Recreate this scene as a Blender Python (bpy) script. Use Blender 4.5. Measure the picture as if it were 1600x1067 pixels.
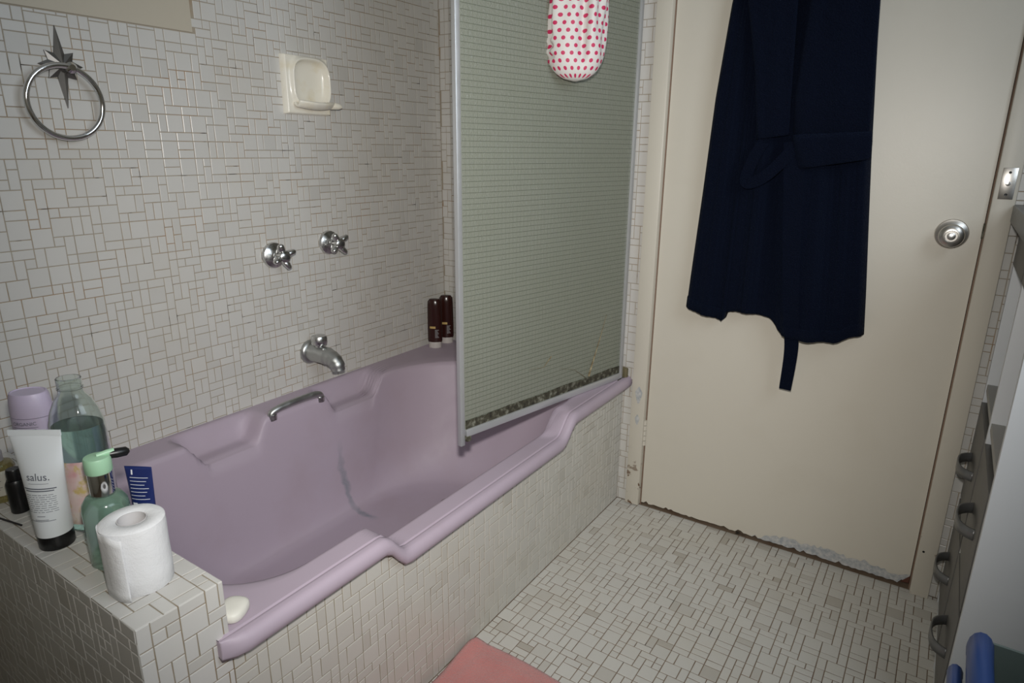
import bpy, bmesh, math, random
from mathutils import Vector, Matrix
random.seed(7)
for o in list(bpy.data.objects): bpy.data.objects.remove(o)
S = bpy.context.scene
C = S.collection
# ------------------------------------------------------------------ camera
CAM = Vector((1.5516, -1.8684, 1.1428))
FPX = 1015.97
PITCH, YAW, ROLL = 0.28586, 0.5866, 0.00875
_f = Vector((-math.sin(YAW)*math.cos(PITCH), math.cos(YAW)*math.cos(PITCH), -math.sin(PITCH)))
_r = Vector((math.cos(YAW), math.sin(YAW), 0)); _u = _r.cross(_f)
RR = _r*math.cos(ROLL) + _u*math.sin(ROLL); UU = -_r*math.sin(ROLL) + _u*math.cos(ROLL)
cd = bpy.data.cameras.new('camera'); cam = bpy.data.objects.new('camera', cd); C.objects.link(cam)
cam.matrix_world = Matrix(((RR.x, UU.x, -_f.x, CAM.x), (RR.y, UU.y, -_f.y, CAM.y), (RR.z, UU.z, -_f.z, CAM.z), (0, 0, 0, 1)))
cd.sensor_width = 36; cd.lens = FPX/1600*36; cd.clip_start = 0.02
S.camera = cam
def pix(P):
    d = Vector(P) - CAM; z = d.dot(_f)
    return (800 + FPX*d.dot(RR)/z, 533.5 - FPX*d.dot(UU)/z, z)
# ------------------------------------------------------------------ light
W_ = bpy.data.worlds.new('world'); S.world = W_; W_.use_nodes = True
W_.node_tree.nodes['Background'].inputs[0].default_value = (0.75, 0.85, 1, 1)
W_.node_tree.nodes['Background'].inputs[1].default_value = 0.25
ld = bpy.data.lights.new('camera_flash', 'SPOT'); flash = bpy.data.objects.new('camera_flash', ld); C.objects.link(flash)
ld.energy = 44; ld.shadow_soft_size = 0.022; ld.spot_size = math.radians(97); ld.spot_blend = 1.0; ld.color = (1, 0.97, 0.92)
flash.location = CAM + UU*0.10 + _f*0.02
flash.rotation_euler = cam.matrix_world.to_euler()
wl = bpy.data.lights.new('window_daylight', 'AREA'); wlo = bpy.data.objects.new('window_daylight', wl); C.objects.link(wlo)
wl.shape = 'RECTANGLE'; wl.size = 0.86; wl.size_y = 0.76; wl.energy = 6.0; wl.color = (0.78, 0.89, 1)
wlo.location = (2.13, -1.20, 1.62); wlo.rotation_euler = (math.radians(90), 0, math.radians(90))
S.view_settings.view_transform = 'Standard'; S.view_settings.look = 'None'; S.view_settings.gamma = 1
S.view_settings.use_curve_mapping = False; S.view_settings.exposure = 0.85
# ------------------------------------------------------------------ materials
def mat(name, col, rough=0.5, metal=0.0, **kw):
    m = bpy.data.materials.new(name); m.use_nodes = True
    b = m.node_tree.nodes['Principled BSDF']
    b.inputs['Base Color'].default_value = (*col, 1); b.inputs['Roughness'].default_value = rough; b.inputs['Metallic'].default_value = metal
    for k, v in kw.items(): b.inputs[k.replace('_', ' ')].default_value = v
    return m
class NT:
    def __init__(s, m): s.t = m.node_tree; s.b = s.t.nodes['Principled BSDF']; s.c = {}
    def n(s, typ, **kw):
        x = s.t.nodes.new(typ)
        for k, v in kw.items(): setattr(x, k, v)
        return x
    def l(s, a, b): s.t.links.new(a, b)
    def obj(s): return s.n('ShaderNodeTexCoord').outputs['Object']
    def noise(s, scale, detail=3, co=None, rough=0.6):
        x = s.n('ShaderNodeTexNoise'); x.inputs['Scale'].default_value = scale; x.inputs['Detail'].default_value = detail; x.inputs['Roughness'].default_value = rough
        s.l(co if co is not None else s.pos(), x.inputs['Vector']); return x.outputs['Fac']
    def pos(s): return s.n('ShaderNodeNewGeometry').outputs['Position']
    def ramp(s, fac, stops):
        x = s.n('ShaderNodeValToRGB'); e = x.color_ramp.elements
        while len(e) < len(stops): e.new(0.5)
        for i, (p, c) in enumerate(stops): e[i].position = p; e[i].color = (*c, 1) if len(c) == 3 else c
        s.l(fac, x.inputs['Fac']); return x.outputs['Color']
    def math(s, op, a, b=None, clamp=False):
        x = s.n('ShaderNodeMath', operation=op, use_clamp=clamp)
        for i, v in enumerate((a, b)):
            if v is None: continue
            if isinstance(v, (int, float)): x.inputs[i].default_value = v
            else: s.l(v, x.inputs[i])
        return x.outputs[0]
    def mix(s, fac, a, b, mode='MIX'):
        x = s.n('ShaderNodeMix', data_type='RGBA', blend_type=mode)
        for k, v in ((0, fac), (6, a), (7, b)):
            if isinstance(v, (int, float)): x.inputs[k].default_value = v
            elif isinstance(v, tuple): x.inputs[k].default_value = (*v, 1)
            else: s.l(v, x.inputs[k])
        return x.outputs[2]
    def bump(s, h, strength=0.3, dist=0.001):
        x = s.n('ShaderNodeBump'); x.inputs['Strength'].default_value = strength; x.inputs['Distance'].default_value = dist
        s.l(h, x.inputs['Height']); s.l(x.outputs['Normal'], s.b.inputs['Normal'])
    def col(s, c): s.l(c, s.b.inputs['Base Color'])
    def rough(s, c): s.l(c, s.b.inputs['Roughness'])
    def sep(s, v):
        x = s.n('ShaderNodeSeparateXYZ'); s.l(v, x.inputs[0]); return x.outputs
def tile_mat(name, lo, hi, stain, rough=0.28):
    m = mat(name, hi, rough); t = NT(m)
    oi = t.n('ShaderNodeObjectInfo').outputs['Random']; ri = t.n('ShaderNodeNewGeometry').outputs['Random Per Island']
    r = t.math('FRACT', t.math('ADD', oi, ri))
    c = t.ramp(r, [(0, lo), (0.05, tuple((a+b)/2 for a, b in zip(lo, hi))), (0.14, hi), (1, tuple(min(1, a*1.04) for a in hi))])
    n1 = t.noise(3.2, 4); f = t.math('MULTIPLY', t.math('SUBTRACT', n1, 0.5), 1.6, True)
    c = t.mix(f, c, stain, 'MULTIPLY')
    t.col(c); t.bump(t.noise(90, 2), 0.12, 0.001)
    return m
def grout_mat(name, base, brown, dark, th=0.64):
    m = mat(name, base, 0.85); t = NT(m)
    n1 = t.noise(9, 4); c = t.mix(t.math('MULTIPLY', t.math('SUBTRACT', n1, 0.5), 5, True), base, brown)
    n2 = t.noise(16, 3); c = t.mix(t.math('MULTIPLY', t.math('SUBTRACT', n2, th), 14, True), c, dark)
    t.col(c); t.bump(t.noise(400, 2), 0.4, 0.001); return m
M = {}
M['wtile'] = tile_mat('white_wall_tile', (0.54, 0.525, 0.495), (0.58, 0.565, 0.535), (0.92, 0.88, 0.81))
M['ptile'] = tile_mat('white_panel_tile', (0.51, 0.49, 0.44), (0.56, 0.545, 0.50), (0.92, 0.87, 0.77))
M['ftile'] = tile_mat('white_floor_tile', (0.45, 0.42, 0.37), (0.58, 0.565, 0.525), (0.92, 0.87, 0.77), 0.4)
M['ltile'] = tile_mat('white_ledge_tile', (0.55, 0.53, 0.49), (0.62, 0.605, 0.575), (0.93, 0.9, 0.84))
M['wgrout'] = grout_mat('wall_grout', (0.36, 0.31, 0.24), (0.34, 0.22, 0.12), (0.05, 0.04, 0.03), 0.62)
M['fgrout'] = grout_mat('floor_grout', (0.22, 0.16, 0.11), (0.15, 0.09, 0.055), (0.05, 0.04, 0.03), 0.62)
M['pgrout'] = grout_mat('panel_grout', (0.33, 0.28, 0.21), (0.26, 0.18, 0.10), (0.05, 0.04, 0.03), 0.66)
M['plaster'] = mat('cream_painted_plaster', (0.50, 0.45, 0.36), 0.6); t = NT(M['plaster']); t.bump(t.noise(60, 4), 0.15, 0.002)
M['ceil'] = mat('white_ceiling_paint', (0.8, 0.79, 0.75), 0.8); t = NT(M['ceil']); t.bump(t.noise(40, 3), 0.1)
M['door'] = mat('cream_gloss_paint', (0.60, 0.56, 0.48), 0.38); t = NT(M['door'])
t.bump(t.math('ADD', t.noise(26, 5), t.noise(220, 2)), 0.10, 0.001)
t.col(t.mix(t.math('MULTIPLY', t.math('SUBTRACT', t.noise(5, 3), 0.5), 1.4, True), (0.61, 0.57, 0.49), (0.56, 0.515, 0.43)))
M['trim'] = mat('cream_trim_paint', (0.60, 0.56, 0.48), 0.4); t = NT(M['trim'])
z = t.sep(t.pos())[2]
chip = t.math('MULTIPLY', t.math('MULTIPLY', t.math('SUBTRACT', t.noise(28, 4), 0.60), 30, True), t.math('MULTIPLY', t.math('SUBTRACT', 0.22, z), 8, True))
t.col(t.mix(chip, (0.60, 0.56, 0.48), (0.16, 0.09, 0.05))); t.bump(t.noise(40, 4), 0.08)
M['bare'] = mat('bare_grey_primer', (0.42, 0.43, 0.43), 0.7); t = NT(M['bare']); t.col(t.ramp(t.noise(90, 4), [(0.35, (0.33, 0.35, 0.37)), (0.65, (0.55, 0.54, 0.52))]))
M['wood'] = mat('bare_dark_wood', (0.10, 0.035, 0.02), 0.7); t = NT(M['wood']); t.bump(t.noise(120), 0.4)
M['chrome'] = mat('worn_chrome', (0.62, 0.62, 0.61), 0.22, 1.0); t = NT(M['chrome']); t.rough(t.ramp(t.noise(60, 4), [(0.3, (0.14,)*3), (0.75, (0.42,)*3)]))
M['bright'] = mat('polished_chrome', (0.72, 0.72, 0.72), 0.1, 1.0); t = NT(M['bright']); t.rough(t.ramp(t.noise(30, 3), [(0.3, (0.06,)*3), (0.8, (0.18,)*3)]))
M['dullch'] = mat('dull_spout_chrome', (0.50, 0.51, 0.50), 0.38, 1.0); t = NT(M['dullch']); t.rough(t.ramp(t.noise(50, 4), [(0.3, (0.3,)*3), (0.75, (0.55,)*3)]))
M['pewter'] = mat('dark_pewter', (0.24, 0.235, 0.23), 0.42, 1.0); t = NT(M['pewter']); t.bump(t.noise(80), 0.1)
M['steel'] = mat('satin_steel', (0.50, 0.48, 0.45), 0.3, 1.0); t = NT(M['steel']); t.bump(t.noise(150), 0.05)
M['alu'] = mat('grey_aluminium', (0.60, 0.61, 0.62), 0.45, 0.6); t = NT(M['alu']); t.rough(t.ramp(t.noise(20, 4), [(0.3, (0.35,)*3), (0.8, (0.55,)*3)]))
M['black'] = mat('black_plastic', (0.006, 0.006, 0.007), 0.35); t = NT(M['black']); t.bump(t.noise(300), 0.03)
M['mould'] = mat('mouldy_seal', (0.06, 0.055, 0.035), 0.8); t = NT(M['mould']); t.col(t.ramp(t.noise(70, 4), [(0.3, (0.015, 0.012, 0.008)), (0.52, (0.06, 0.055, 0.035)), (0.75, (0.25, 0.25, 0.2))]))
t.bump(t.noise(160), 0.6, 0.002)
M['ivory'] = mat('ivory_ceramic', (0.80, 0.75, 0.62), 0.22); t = NT(M['ivory']); t.col(t.mix(t.math('MULTIPLY', t.math('SUBTRACT', t.noise(22, 3), 0.5), 3, True), (0.82, 0.78, 0.68), (0.74, 0.66, 0.49)))
M['navy'] = mat('navy_velour', (0.0026, 0.0046, 0.0130), 0.9, Sheen_Weight=0.08, Sheen_Roughness=0.4, Specular_IOR_Level=0.08); M['navy'].node_tree.nodes['Principled BSDF'].inputs['Sheen Tint'].default_value = (0.12, 0.2, 0.45, 1)
t = NT(M['navy']); t.bump(t.math('ADD', t.noise(14, 4), t.math('MULTIPLY', t.noise(300, 2), 0.35)), 0.9, 0.02)
M['pinkmat'] = mat('pink_towelling', (0.60, 0.16, 0.15), 0.95, Sheen_Weight=0.4); t = NT(M['pinkmat']); n_ = t.noise(260, 3)
t.col(t.mix(t.math('MULTIPLY', t.noise(12, 4), 1.0), (0.50, 0.17, 0.16), (0.66, 0.27, 0.25))); t.bump(n_, 1.0, 0.004)
M['white'] = mat('white_laminate', (0.66, 0.68, 0.70), 0.4); t = NT(M['white']); t.bump(t.noise(120), 0.04)
M['greyfront'] = mat('grey_drawer_front', (0.115, 0.11, 0.103), 0.45); t = NT(M['greyfront']); t.bump(t.noise(100), 0.05)
M['greyshelf'] = mat('grey_shelf', (0.36, 0.35, 0.33), 0.5); t = NT(M['greyshelf']); t.bump(t.noise(100), 0.05)
M['handle'] = mat('satin_grey_handle', (0.17, 0.17, 0.17), 0.35, 0.5); t = NT(M['handle']); t.bump(t.noise(200), 0.03)
M['counter'] = mat('dark_grey_counter', (0.07, 0.072, 0.075), 0.35); t = NT(M['counter']); t.col(t.ramp(t.noise(180, 2), [(0.4, (0.055, 0.057, 0.06)), (0.7, (0.1, 0.1, 0.1))]))
M['terra'] = mat('terracotta', (0.42, 0.12, 0.06), 0.6); t = NT(M['terra']); t.bump(t.noise(90), 0.15)
M['bluepl'] = mat('blue_plastic', (0.035, 0.08, 0.26), 0.35); t = NT(M['bluepl']); t.bump(t.noise(200), 0.03)
M['smoke'] = mat('smoky_green_plastic', (0.22, 0.28, 0.26), 0.3, Transmission_Weight=0.35); t = NT(M['smoke']); t.bump(t.noise(40), 0.05)
M['paper'] = mat('white_tissue', (0.82, 0.82, 0.83), 0.95); t = NT(M['paper']); t.bump(t.math('ADD', t.noise(70, 3), t.math('MULTIPLY', t.noise(500, 2), 0.4)), 0.5, 0.002)
M['card'] = mat('grey_cardboard', (0.62, 0.60, 0.60), 0.9); t = NT(M['card']); t.bump(t.noise(200), 0.1)
M['tubewhite'] = mat('white_tube_plastic', (0.80, 0.83, 0.85), 0.35); t = NT(M['tubewhite']); t.bump(t.noise(20), 0.03)
M['ink'] = mat('grey_ink', (0.12, 0.13, 0.16), 0.6); t = NT(M['ink']); t.bump(t.noise(200), 0.02)
M['lilac'] = mat('lilac_plastic', (0.54, 0.47, 0.62), 0.4); t = NT(M['lilac']); t.bump(t.noise(60), 0.03)
M['clear'] = mat('clear_plastic', (0.86, 0.93, 0.90), 0.06, Transmission_Weight=1.0, IOR=1.3); t = NT(M['clear']); t.bump(t.noise(30), 0.08)
M['mouthwash'] = mat('teal_liquid', (0.68, 0.90, 0.86), 0.05, Transmission_Weight=0.95, IOR=1.33); t = NT(M['mouthwash']); t.bump(t.noise(25), 0.08)
M['greengl'] = mat('green_translucent_plastic', (0.40, 0.60, 0.48), 0.15, Transmission_Weight=0.8, IOR=1.4); t = NT(M['greengl']); t.bump(t.noise(25), 0.06)
M['mint'] = mat('mint_plastic', (0.36, 0.60, 0.40), 0.4); t = NT(M['mint']); t.bump(t.noise(80), 0.03)
M['navytube'] = mat('navy_tube_plastic', (0.012, 0.022, 0.11), 0.35); t = NT(M['navytube']); t.bump(t.noise(60), 0.03)
M['greycap'] = mat('grey_cap_plastic', (0.35, 0.35, 0.36), 0.4); t = NT(M['greycap']); t.bump(t.noise(60), 0.03)
M['whiteink'] = mat('white_ink', (0.75, 0.77, 0.82), 0.5); t = NT(M['whiteink']); t.bump(t.noise(200), 0.02)
M['label'] = mat('pink_floral_label', (0.62, 0.42, 0.38), 0.5); t = NT(M['label'])
t.col(t.mix(t.math('MULTIPLY', t.math('SUBTRACT', t.noise(48, 3), 0.52), 7, True), t.ramp(t.noise(34, 2), [(0.35, (0.66, 0.58, 0.53)), (0.55, (0.64, 0.48, 0.46)), (0.75, (0.58, 0.30, 0.31))]), (0.55, 0.42, 0.16)))
M['cream'] = mat('cream_label_paper', (0.62, 0.60, 0.52), 0.55); t = NT(M['cream']); t.bump(t.noise(60), 0.03)
M['amber'] = mat('pale_amber_glass', (0.42, 0.36, 0.14), 0.12, Transmission_Weight=0.6); t = NT(M['amber']); t.bump(t.noise(30), 0.04)
M['maroon'] = mat('dark_maroon_plastic', (0.030, 0.008, 0.006), 0.22); t = NT(M['maroon']); t.bump(t.noise(40), 0.03)
M['gold'] = mat('gold_label', (0.60, 0.42, 0.16), 0.4, 0.3); t = NT(M['gold']); t.bump(t.noise(200), 0.02)
M['pearl'] = mat('pearl_cap', (0.50, 0.46, 0.44), 0.4); t = NT(M['pearl']); t.bump(t.noise(60), 0.03)
M['soap'] = mat('white_soap', (0.80, 0.78, 0.70), 0.5); t = NT(M['soap']); t.bump(t.noise(60, 4), 0.2, 0.002)
M['hair'] = mat('dark_metal', (0.06, 0.055, 0.06), 0.4, 0.7); t = NT(M['hair']); t.bump(t.noise(100), 0.03)
M['oldbrass'] = mat('tarnished_brass', (0.22, 0.19, 0.11), 0.55, 0.5); t = NT(M['oldbrass']); t.bump(t.noise(150), 0.3)
M['gapbrown'] = mat('brown_rebate', (0.20, 0.13, 0.09), 0.7); t = NT(M['gapbrown']); t.bump(t.noise(90), 0.2)
M['crack'] = mat('brown_crack_grime', (0.20, 0.14, 0.06), 0.7); t = NT(M['crack']); t.col(t.ramp(t.noise(90, 3), [(0.35, (0.10, 0.06, 0.02)), (0.7, (0.42, 0.36, 0.22))]))
M['wire'] = mat('embedded_wire', (0.17, 0.19, 0.14), 0.5, 0.3); t = NT(M['wire']); t.bump(t.noise(100), 0.03)
M['wire2'] = mat('fine_embedded_wire', (0.26, 0.28, 0.22), 0.5, 0.2); t = NT(M['wire2']); t.bump(t.noise(100), 0.03)
# lilac bath enamel, with teal drip stain below the spout
M['tub'] = mat('lilac_bath_acrylic', (0.46, 0.38, 0.455), 0.5); t = NT(M['tub'])
sx = t.sep(t.pos()); wob = t.math('MULTIPLY', t.math('SUBTRACT', t.noise(11, 3), 0.5), 0.06)
dy = t.math('ABSOLUTE', t.math('ADD', t.math('ADD', sx[1], 0.655), wob))
band = t.math('MULTIPLY', t.math('SUBTRACT', 0.013, dy), 110, True)
zup = t.math('MULTIPLY', t.math('SUBTRACT', 0.30, sx[2]), 9, True)
xin = t.math('MULTIPLY', t.math('SUBTRACT', 0.27, sx[0]), 22, True)
stn = t.math('MULTIPLY', t.math('MULTIPLY', t.math('MULTIPLY', band, zup), xin), t.math('MULTIPLY', t.noise(30, 4), 1.2, True))
dirt = t.math('MULTIPLY', t.math('SUBTRACT', t.noise(4.5, 5), 0.53), 1.8, True)
c = t.mix(dirt, (0.46, 0.38, 0.455), (0.40, 0.31, 0.35))
t.col(t.mix(t.math('MULTIPLY', stn, 0.8), c, (0.17, 0.21, 0.24))); t.rough(t.ramp(t.noise(20, 4), [(0.3, (0.48,)*3), (0.75, (0.62,)*3)]))
# wired obscure glass
M['glass'] = mat('green_obscure_glass', (0.60, 0.68, 0.54), 0.42, Transmission_Weight=0.42, IOR=1.35); t = NT(M['glass'])
vg = t.n('ShaderNodeTexVoronoi'); vg.inputs['Scale'].default_value = 420; t.l(t.pos(), vg.inputs['Vector'])
t.bump(t.math('ADD', vg.outputs['Distance'], t.math('MULTIPLY', t.noise(160, 2), 0.6)), 0.55, 0.002)
t.col(t.mix(t.noise(3, 3), (0.37, 0.385, 0.31), (0.43, 0.445, 0.38)))
t.b.inputs['Coat Weight'].default_value = 0.6; t.b.inputs['Coat Roughness'].default_value = 0.03
vg2 = t.n('ShaderNodeTexVoronoi'); vg2.inputs['Scale'].default_value = 170; t.l(t.pos(), vg2.inputs['Vector'])
bp2 = t.n('ShaderNodeBump'); bp2.inputs['Strength'].default_value = 1.0; bp2.inputs['Distance'].default_value = 0.004; t.l(vg2.outputs['Distance'], bp2.inputs['Height']); t.l(bp2.outputs['Normal'], t.b.inputs['Coat Normal'])
# polka dots, on the cloth's own UVs
M['dots'] = mat('polka_dot_fabric', (0.8, 0.78, 0.76), 0.55); t = NT(M['dots'])
uv = t.sep(t.n('ShaderNodeUVMap').outputs['UV'])
P_ = 0.0165
row = t.math('FLOOR', t.math('DIVIDE', uv[1], P_))
uu = t.math('ADD', t.math('DIVIDE', uv[0], P_*1.15), t.math('MULTIPLY', t.math('MODULO', row, 2.0), 0.5))
du = t.math('MULTIPLY', t.math('SUBTRACT', t.math('FRACT', uu), 0.5), 1.15)
dv = t.math('SUBTRACT', t.math('FRACT', t.math('DIVIDE', uv[1], P_)), 0.5)
rr = t.math('SQRT', t.math('ADD', t.math('MULTIPLY', du, du), t.math('MULTIPLY', dv, dv)))
t.col(t.mix(t.math('MULTIPLY', t.math('SUBTRACT', 0.30, rr), 25, True), (0.66, 0.63, 0.60), (0.52, 0.02, 0.095)))
t.bump(t.noise(70, 3), 0.2, 0.002)
# ------------------------------------------------------------------ mesh helpers
def link(name, me, m, parent=None):
    o = bpy.data.objects.new(name, me); C.objects.link(o)
    if m is not None and not me.materials: me.materials.append(M[m])
    if parent is not None: o.parent = parent
    return o
def mesh(name, V, F, m, parent=None, smooth=False):
    me = bpy.data.meshes.new(name); me.from_pydata([tuple(v) for v in V], [], F); me.update()
    if smooth: me.polygons.foreach_set('use_smooth', [True]*len(me.polygons))
    return link(name, me, m, parent)
def frombm(name, bm, m, parent=None, smooth=False, angle=None):
    bmesh.ops.recalc_face_normals(bm, faces=bm.faces)
    me = bpy.data.meshes.new(name); bm.to_mesh(me); bm.free()
    if smooth:
        me.polygons.foreach_set('use_smooth', [True]*len(me.polygons))
        if angle: me.set_sharp_from_angle(angle=math.radians(angle))
    return link(name, me, m, parent)
def box_bm(bm, a, b, bev=0.0, seg=2):
    v = [bm.verts.new((x, y, z)) for x in (a[0], b[0]) for y in (a[1], b[1]) for z in (a[2], b[2])]
    fs = [bm.faces.new([v[i] for i in q]) for q in ((0,1,3,2),(4,6,7,5),(0,4,5,1),(2,3,7,6),(0,2,6,4),(1,5,7,3))]
    if bev > 0:
        es = list({e for f in fs for e in f.edges})
        bmesh.ops.bevel(bm, geom=es, offset=bev, segments=seg, profile=0.5, affect='EDGES')
def box(name, a, b, m, parent=None, bev=0.0, seg=2):
    bm = bmesh.new(); box_bm(bm, a, b, bev, seg)
    return frombm(name, bm, m, parent, smooth=bev > 0, angle=40)
def lathe_vf(prof, n=32, sx=1.0, sy=1.0, cx=0.0, cy=0.0, V=None, F=None):
    V = [] if V is None else V; F = [] if F is None else F; rings = []
    for (r, z) in prof:
        if r < 1e-6: rings.append([len(V)]); V.append((cx, cy, z))
        else:
            rings.append(list(range(len(V), len(V)+n)))
            V += [(cx + r*sx*math.cos(2*math.pi*k/n), cy + r*sy*math.sin(2*math.pi*k/n), z) for k in range(n)]
    for a, b in zip(rings, rings[1:]):
        for k in range(n):
            k2 = (k+1) % n
            if len(a) == 1 and len(b) == 1: continue
            if len(a) == 1: F.append((a[0], b[k2], b[k]))
            elif len(b) == 1: F.append((a[k], a[k2], b[0]))
            else: F.append((a[k], a[k2], b[k2], b[k]))
    return V, F
def lathe(name, prof, m, parent=None, n=32, sx=1.0, sy=1.0, mtx=None, angle=35):
    V, F = lathe_vf(prof, n, sx, sy)
    if mtx is not None: V = [mtx @ Vector(v) for v in V]
    o = mesh(name, V, F, m, parent, True)
    bm = bmesh.new(); bm.from_mesh(o.data); bmesh.ops.recalc_face_normals(bm, faces=bm.faces); bm.to_mesh(o.data); bm.free()
    o.data.polygons.foreach_set('use_smooth', [True]*len(o.data.polygons)); o.data.set_sharp_from_angle(angle=math.radians(angle))
    return o
AX = Matrix(((0, 0, 1, 0), (1, 0, 0, 0), (0, 1, 0, 0), (0, 0, 0, 1)))     # lathe axis z -> world +x (out of the left wall)
def tube_vf(pts, rad, n=10, closed=False, V=None, F=None, flat=1.0, cap=True):
    V = [] if V is None else V; F = [] if F is None else F
    pts = [Vector(q) for q in pts]; N = len(pts); rings = []; up = None
    for i, q in enumerate(pts):
        if closed: tdir = pts[(i+1) % N] - pts[i-1]
        else: tdir = pts[min(i+1, N-1)] - pts[max(i-1, 0)]
        tdir.normalize()
        if up is None: up = Vector((0, 0, 1)) if abs(tdir.z) < 0.9 else Vector((1, 0, 0))
        s = tdir.cross(up).normalized(); u2 = s.cross(tdir).normalized(); up = u2
        r = rad[i] if isinstance(rad, (list, tuple)) else rad
        rings.append(len(V))
        V += [tuple(q + s*(r*math.cos(2*math.pi*k/n)) + u2*(r*flat*math.sin(2*math.pi*k/n))) for k in range(n)]
    for i in range(N if closed else N-1):
        a, b = rings[i], rings[(i+1) % N]
        for k in range(n): F.append((a+k, a+(k+1) % n, b+(k+1) % n, b+k))
    if cap and not closed:
        F.append(tuple(rings[0]+k for k in reversed(range(n)))); F.append(tuple(rings[-1]+k for k in range(n)))
    return V, F
def tube(name, pts, rad, m, parent=None, n=10, closed=False, flat=1.0):
    V, F = tube_vf(pts, rad, n, closed, flat=flat)
    o = mesh(name, V, F, m, parent, True); o.data.set_sharp_from_angle(angle=math.radians(50)); return o
def smooth_path(pts, k=6):
    pts = [Vector(q) for q in pts]; out = []
    for i in range(len(pts)-1):
        p0, p1, p2, p3 = pts[max(i-1, 0)], pts[i], pts[i+1], pts[min(i+2, len(pts)-1)]
        for j in range(k):
            s = j/k
            out.append(0.5*((2*p1) + (p2-p0)*s + (2*p0-5*p1+4*p2-p3)*s*s + (3*p1-p0-3*p2+p3)*s**3))
    return out + [pts[-1]]
def sst(a, b, x):
    s = min(1, max(0, (x-a)/(b-a))); return s*s*(3-2*s)
def interp(tab, x):
    if x <= tab[0][0]: return tab[0][1]
    for (a, va), (b, vb) in zip(tab, tab[1:]):
        if x <= b: return va + (vb-va)*(x-a)/(b-a)
    return tab[-1][1]
def empty(name, loc=(0, 0, 0)):
    o = bpy.data.objects.new(name, None); C.objects.link(o); o.empty_display_size = 0.02; o.location = loc; return o
def tag(o, label, cat, group=None):
    o['label'] = label; o['category'] = cat
    if group: o['group'] = group
    return o
def struct(o, label=None):
    o['kind'] = 'structure'
    if label: o['label'] = label
    return o
def text_vf(s, size):
    c = bpy.data.curves.new('t', 'FONT'); c.body = s; c.size = size; c.align_x = 'CENTER'; c.resolution_u = 3
    o = bpy.data.objects.new('t', c); C.objects.link(o)
    dg = bpy.context.evaluated_depsgraph_get(); me = bpy.data.meshes.new_from_object(o.evaluated_get(dg))
    V = [tuple(v.co) for v in me.vertices]; F = [tuple(q.vertices) for q in me.polygons]
    bpy.data.objects.remove(o); bpy.data.curves.remove(c); bpy.data.meshes.remove(me)
    return V, F
def bar_vf(V, F, u0, u1, v0, v1, k=6):
    b = len(V)
    for i in range(k+1):
        u = u0 + (u1-u0)*i/k; V += [(u, v0, 0), (u, v1, 0)]
    F += [(b+2*i, b+2*i+2, b+2*i+3, b+2*i+1) for i in range(k)]
def wrap(V, fn): return [tuple(fn(v[0], v[1])) for v in V]
# ------------------------------------------------------------------ mosaic tiling
TW = 0.0014           # tile stands proud of the grout
def mosaic(nu, nv, rng):
    g = [[0]*nv for _ in range(nu)]; out = []
    def put(i, j, w, h, v):
        for a in range(i, i+w):
            for b in range(j, j+h): g[a][b] = v
        out.append((i, j, w, h))
    def free(i, j, w, h): return i+w <= nu and j+h <= nv and all(not g[a][b] for a in range(i, i+w) for b in range(j, j+h))
    cells = [(i, j) for i in range(nu-1) for j in range(nv-1)]; rng.shuffle(cells)
    for i, j in cells:                                   # big squares, never edge to edge
        if not free(i, j, 2, 2): continue
        nb = [(a, b) for a in (i-1, i+2) for b in (j, j+1)] + [(a, b) for a in (i, i+1) for b in (j-1, j+2)]
        if any(0 <= a < nu and 0 <= b < nv and g[a][b] == 2 for a, b in nb) and rng.random() < 0.93: continue
        put(i, j, 2, 2, 2)
    for j in range(nv):
        for i in range(nu):
            if g[i][j]: continue
            x = rng.random(); o = ((2, 1), (1, 2)) if x < 0.42 else ((1, 2), (2, 1)) if x < 0.84 else ()
            for w, h in o:
                if free(i, j, w, h): put(i, j, w, h, 1); break
            else: put(i, j, 1, 1, 1)
    return out
def tile_vf(w, h, V, F, fr=None):
    b = len(V); bv = 0.0009
    for (ins, n) in ((0, 0), (0.0, TW-0.0005), (bv, TW)):
        for (x, y) in ((-1, -1), (1, -1), (1, 1), (-1, 1)):
            q = (x*(w/2-ins), y*(h/2-ins), n)
            V.append(q if fr is None else tuple(fr @ Vector(q)))
    for r in (0, 4):
        for k in range(4): F.append((b+r+k, b+r+(k+1) % 4, b+r+4+(k+1) % 4, b+r+4+k))
    F.append((b+8, b+9, b+10, b+11))
TM = {}
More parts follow.
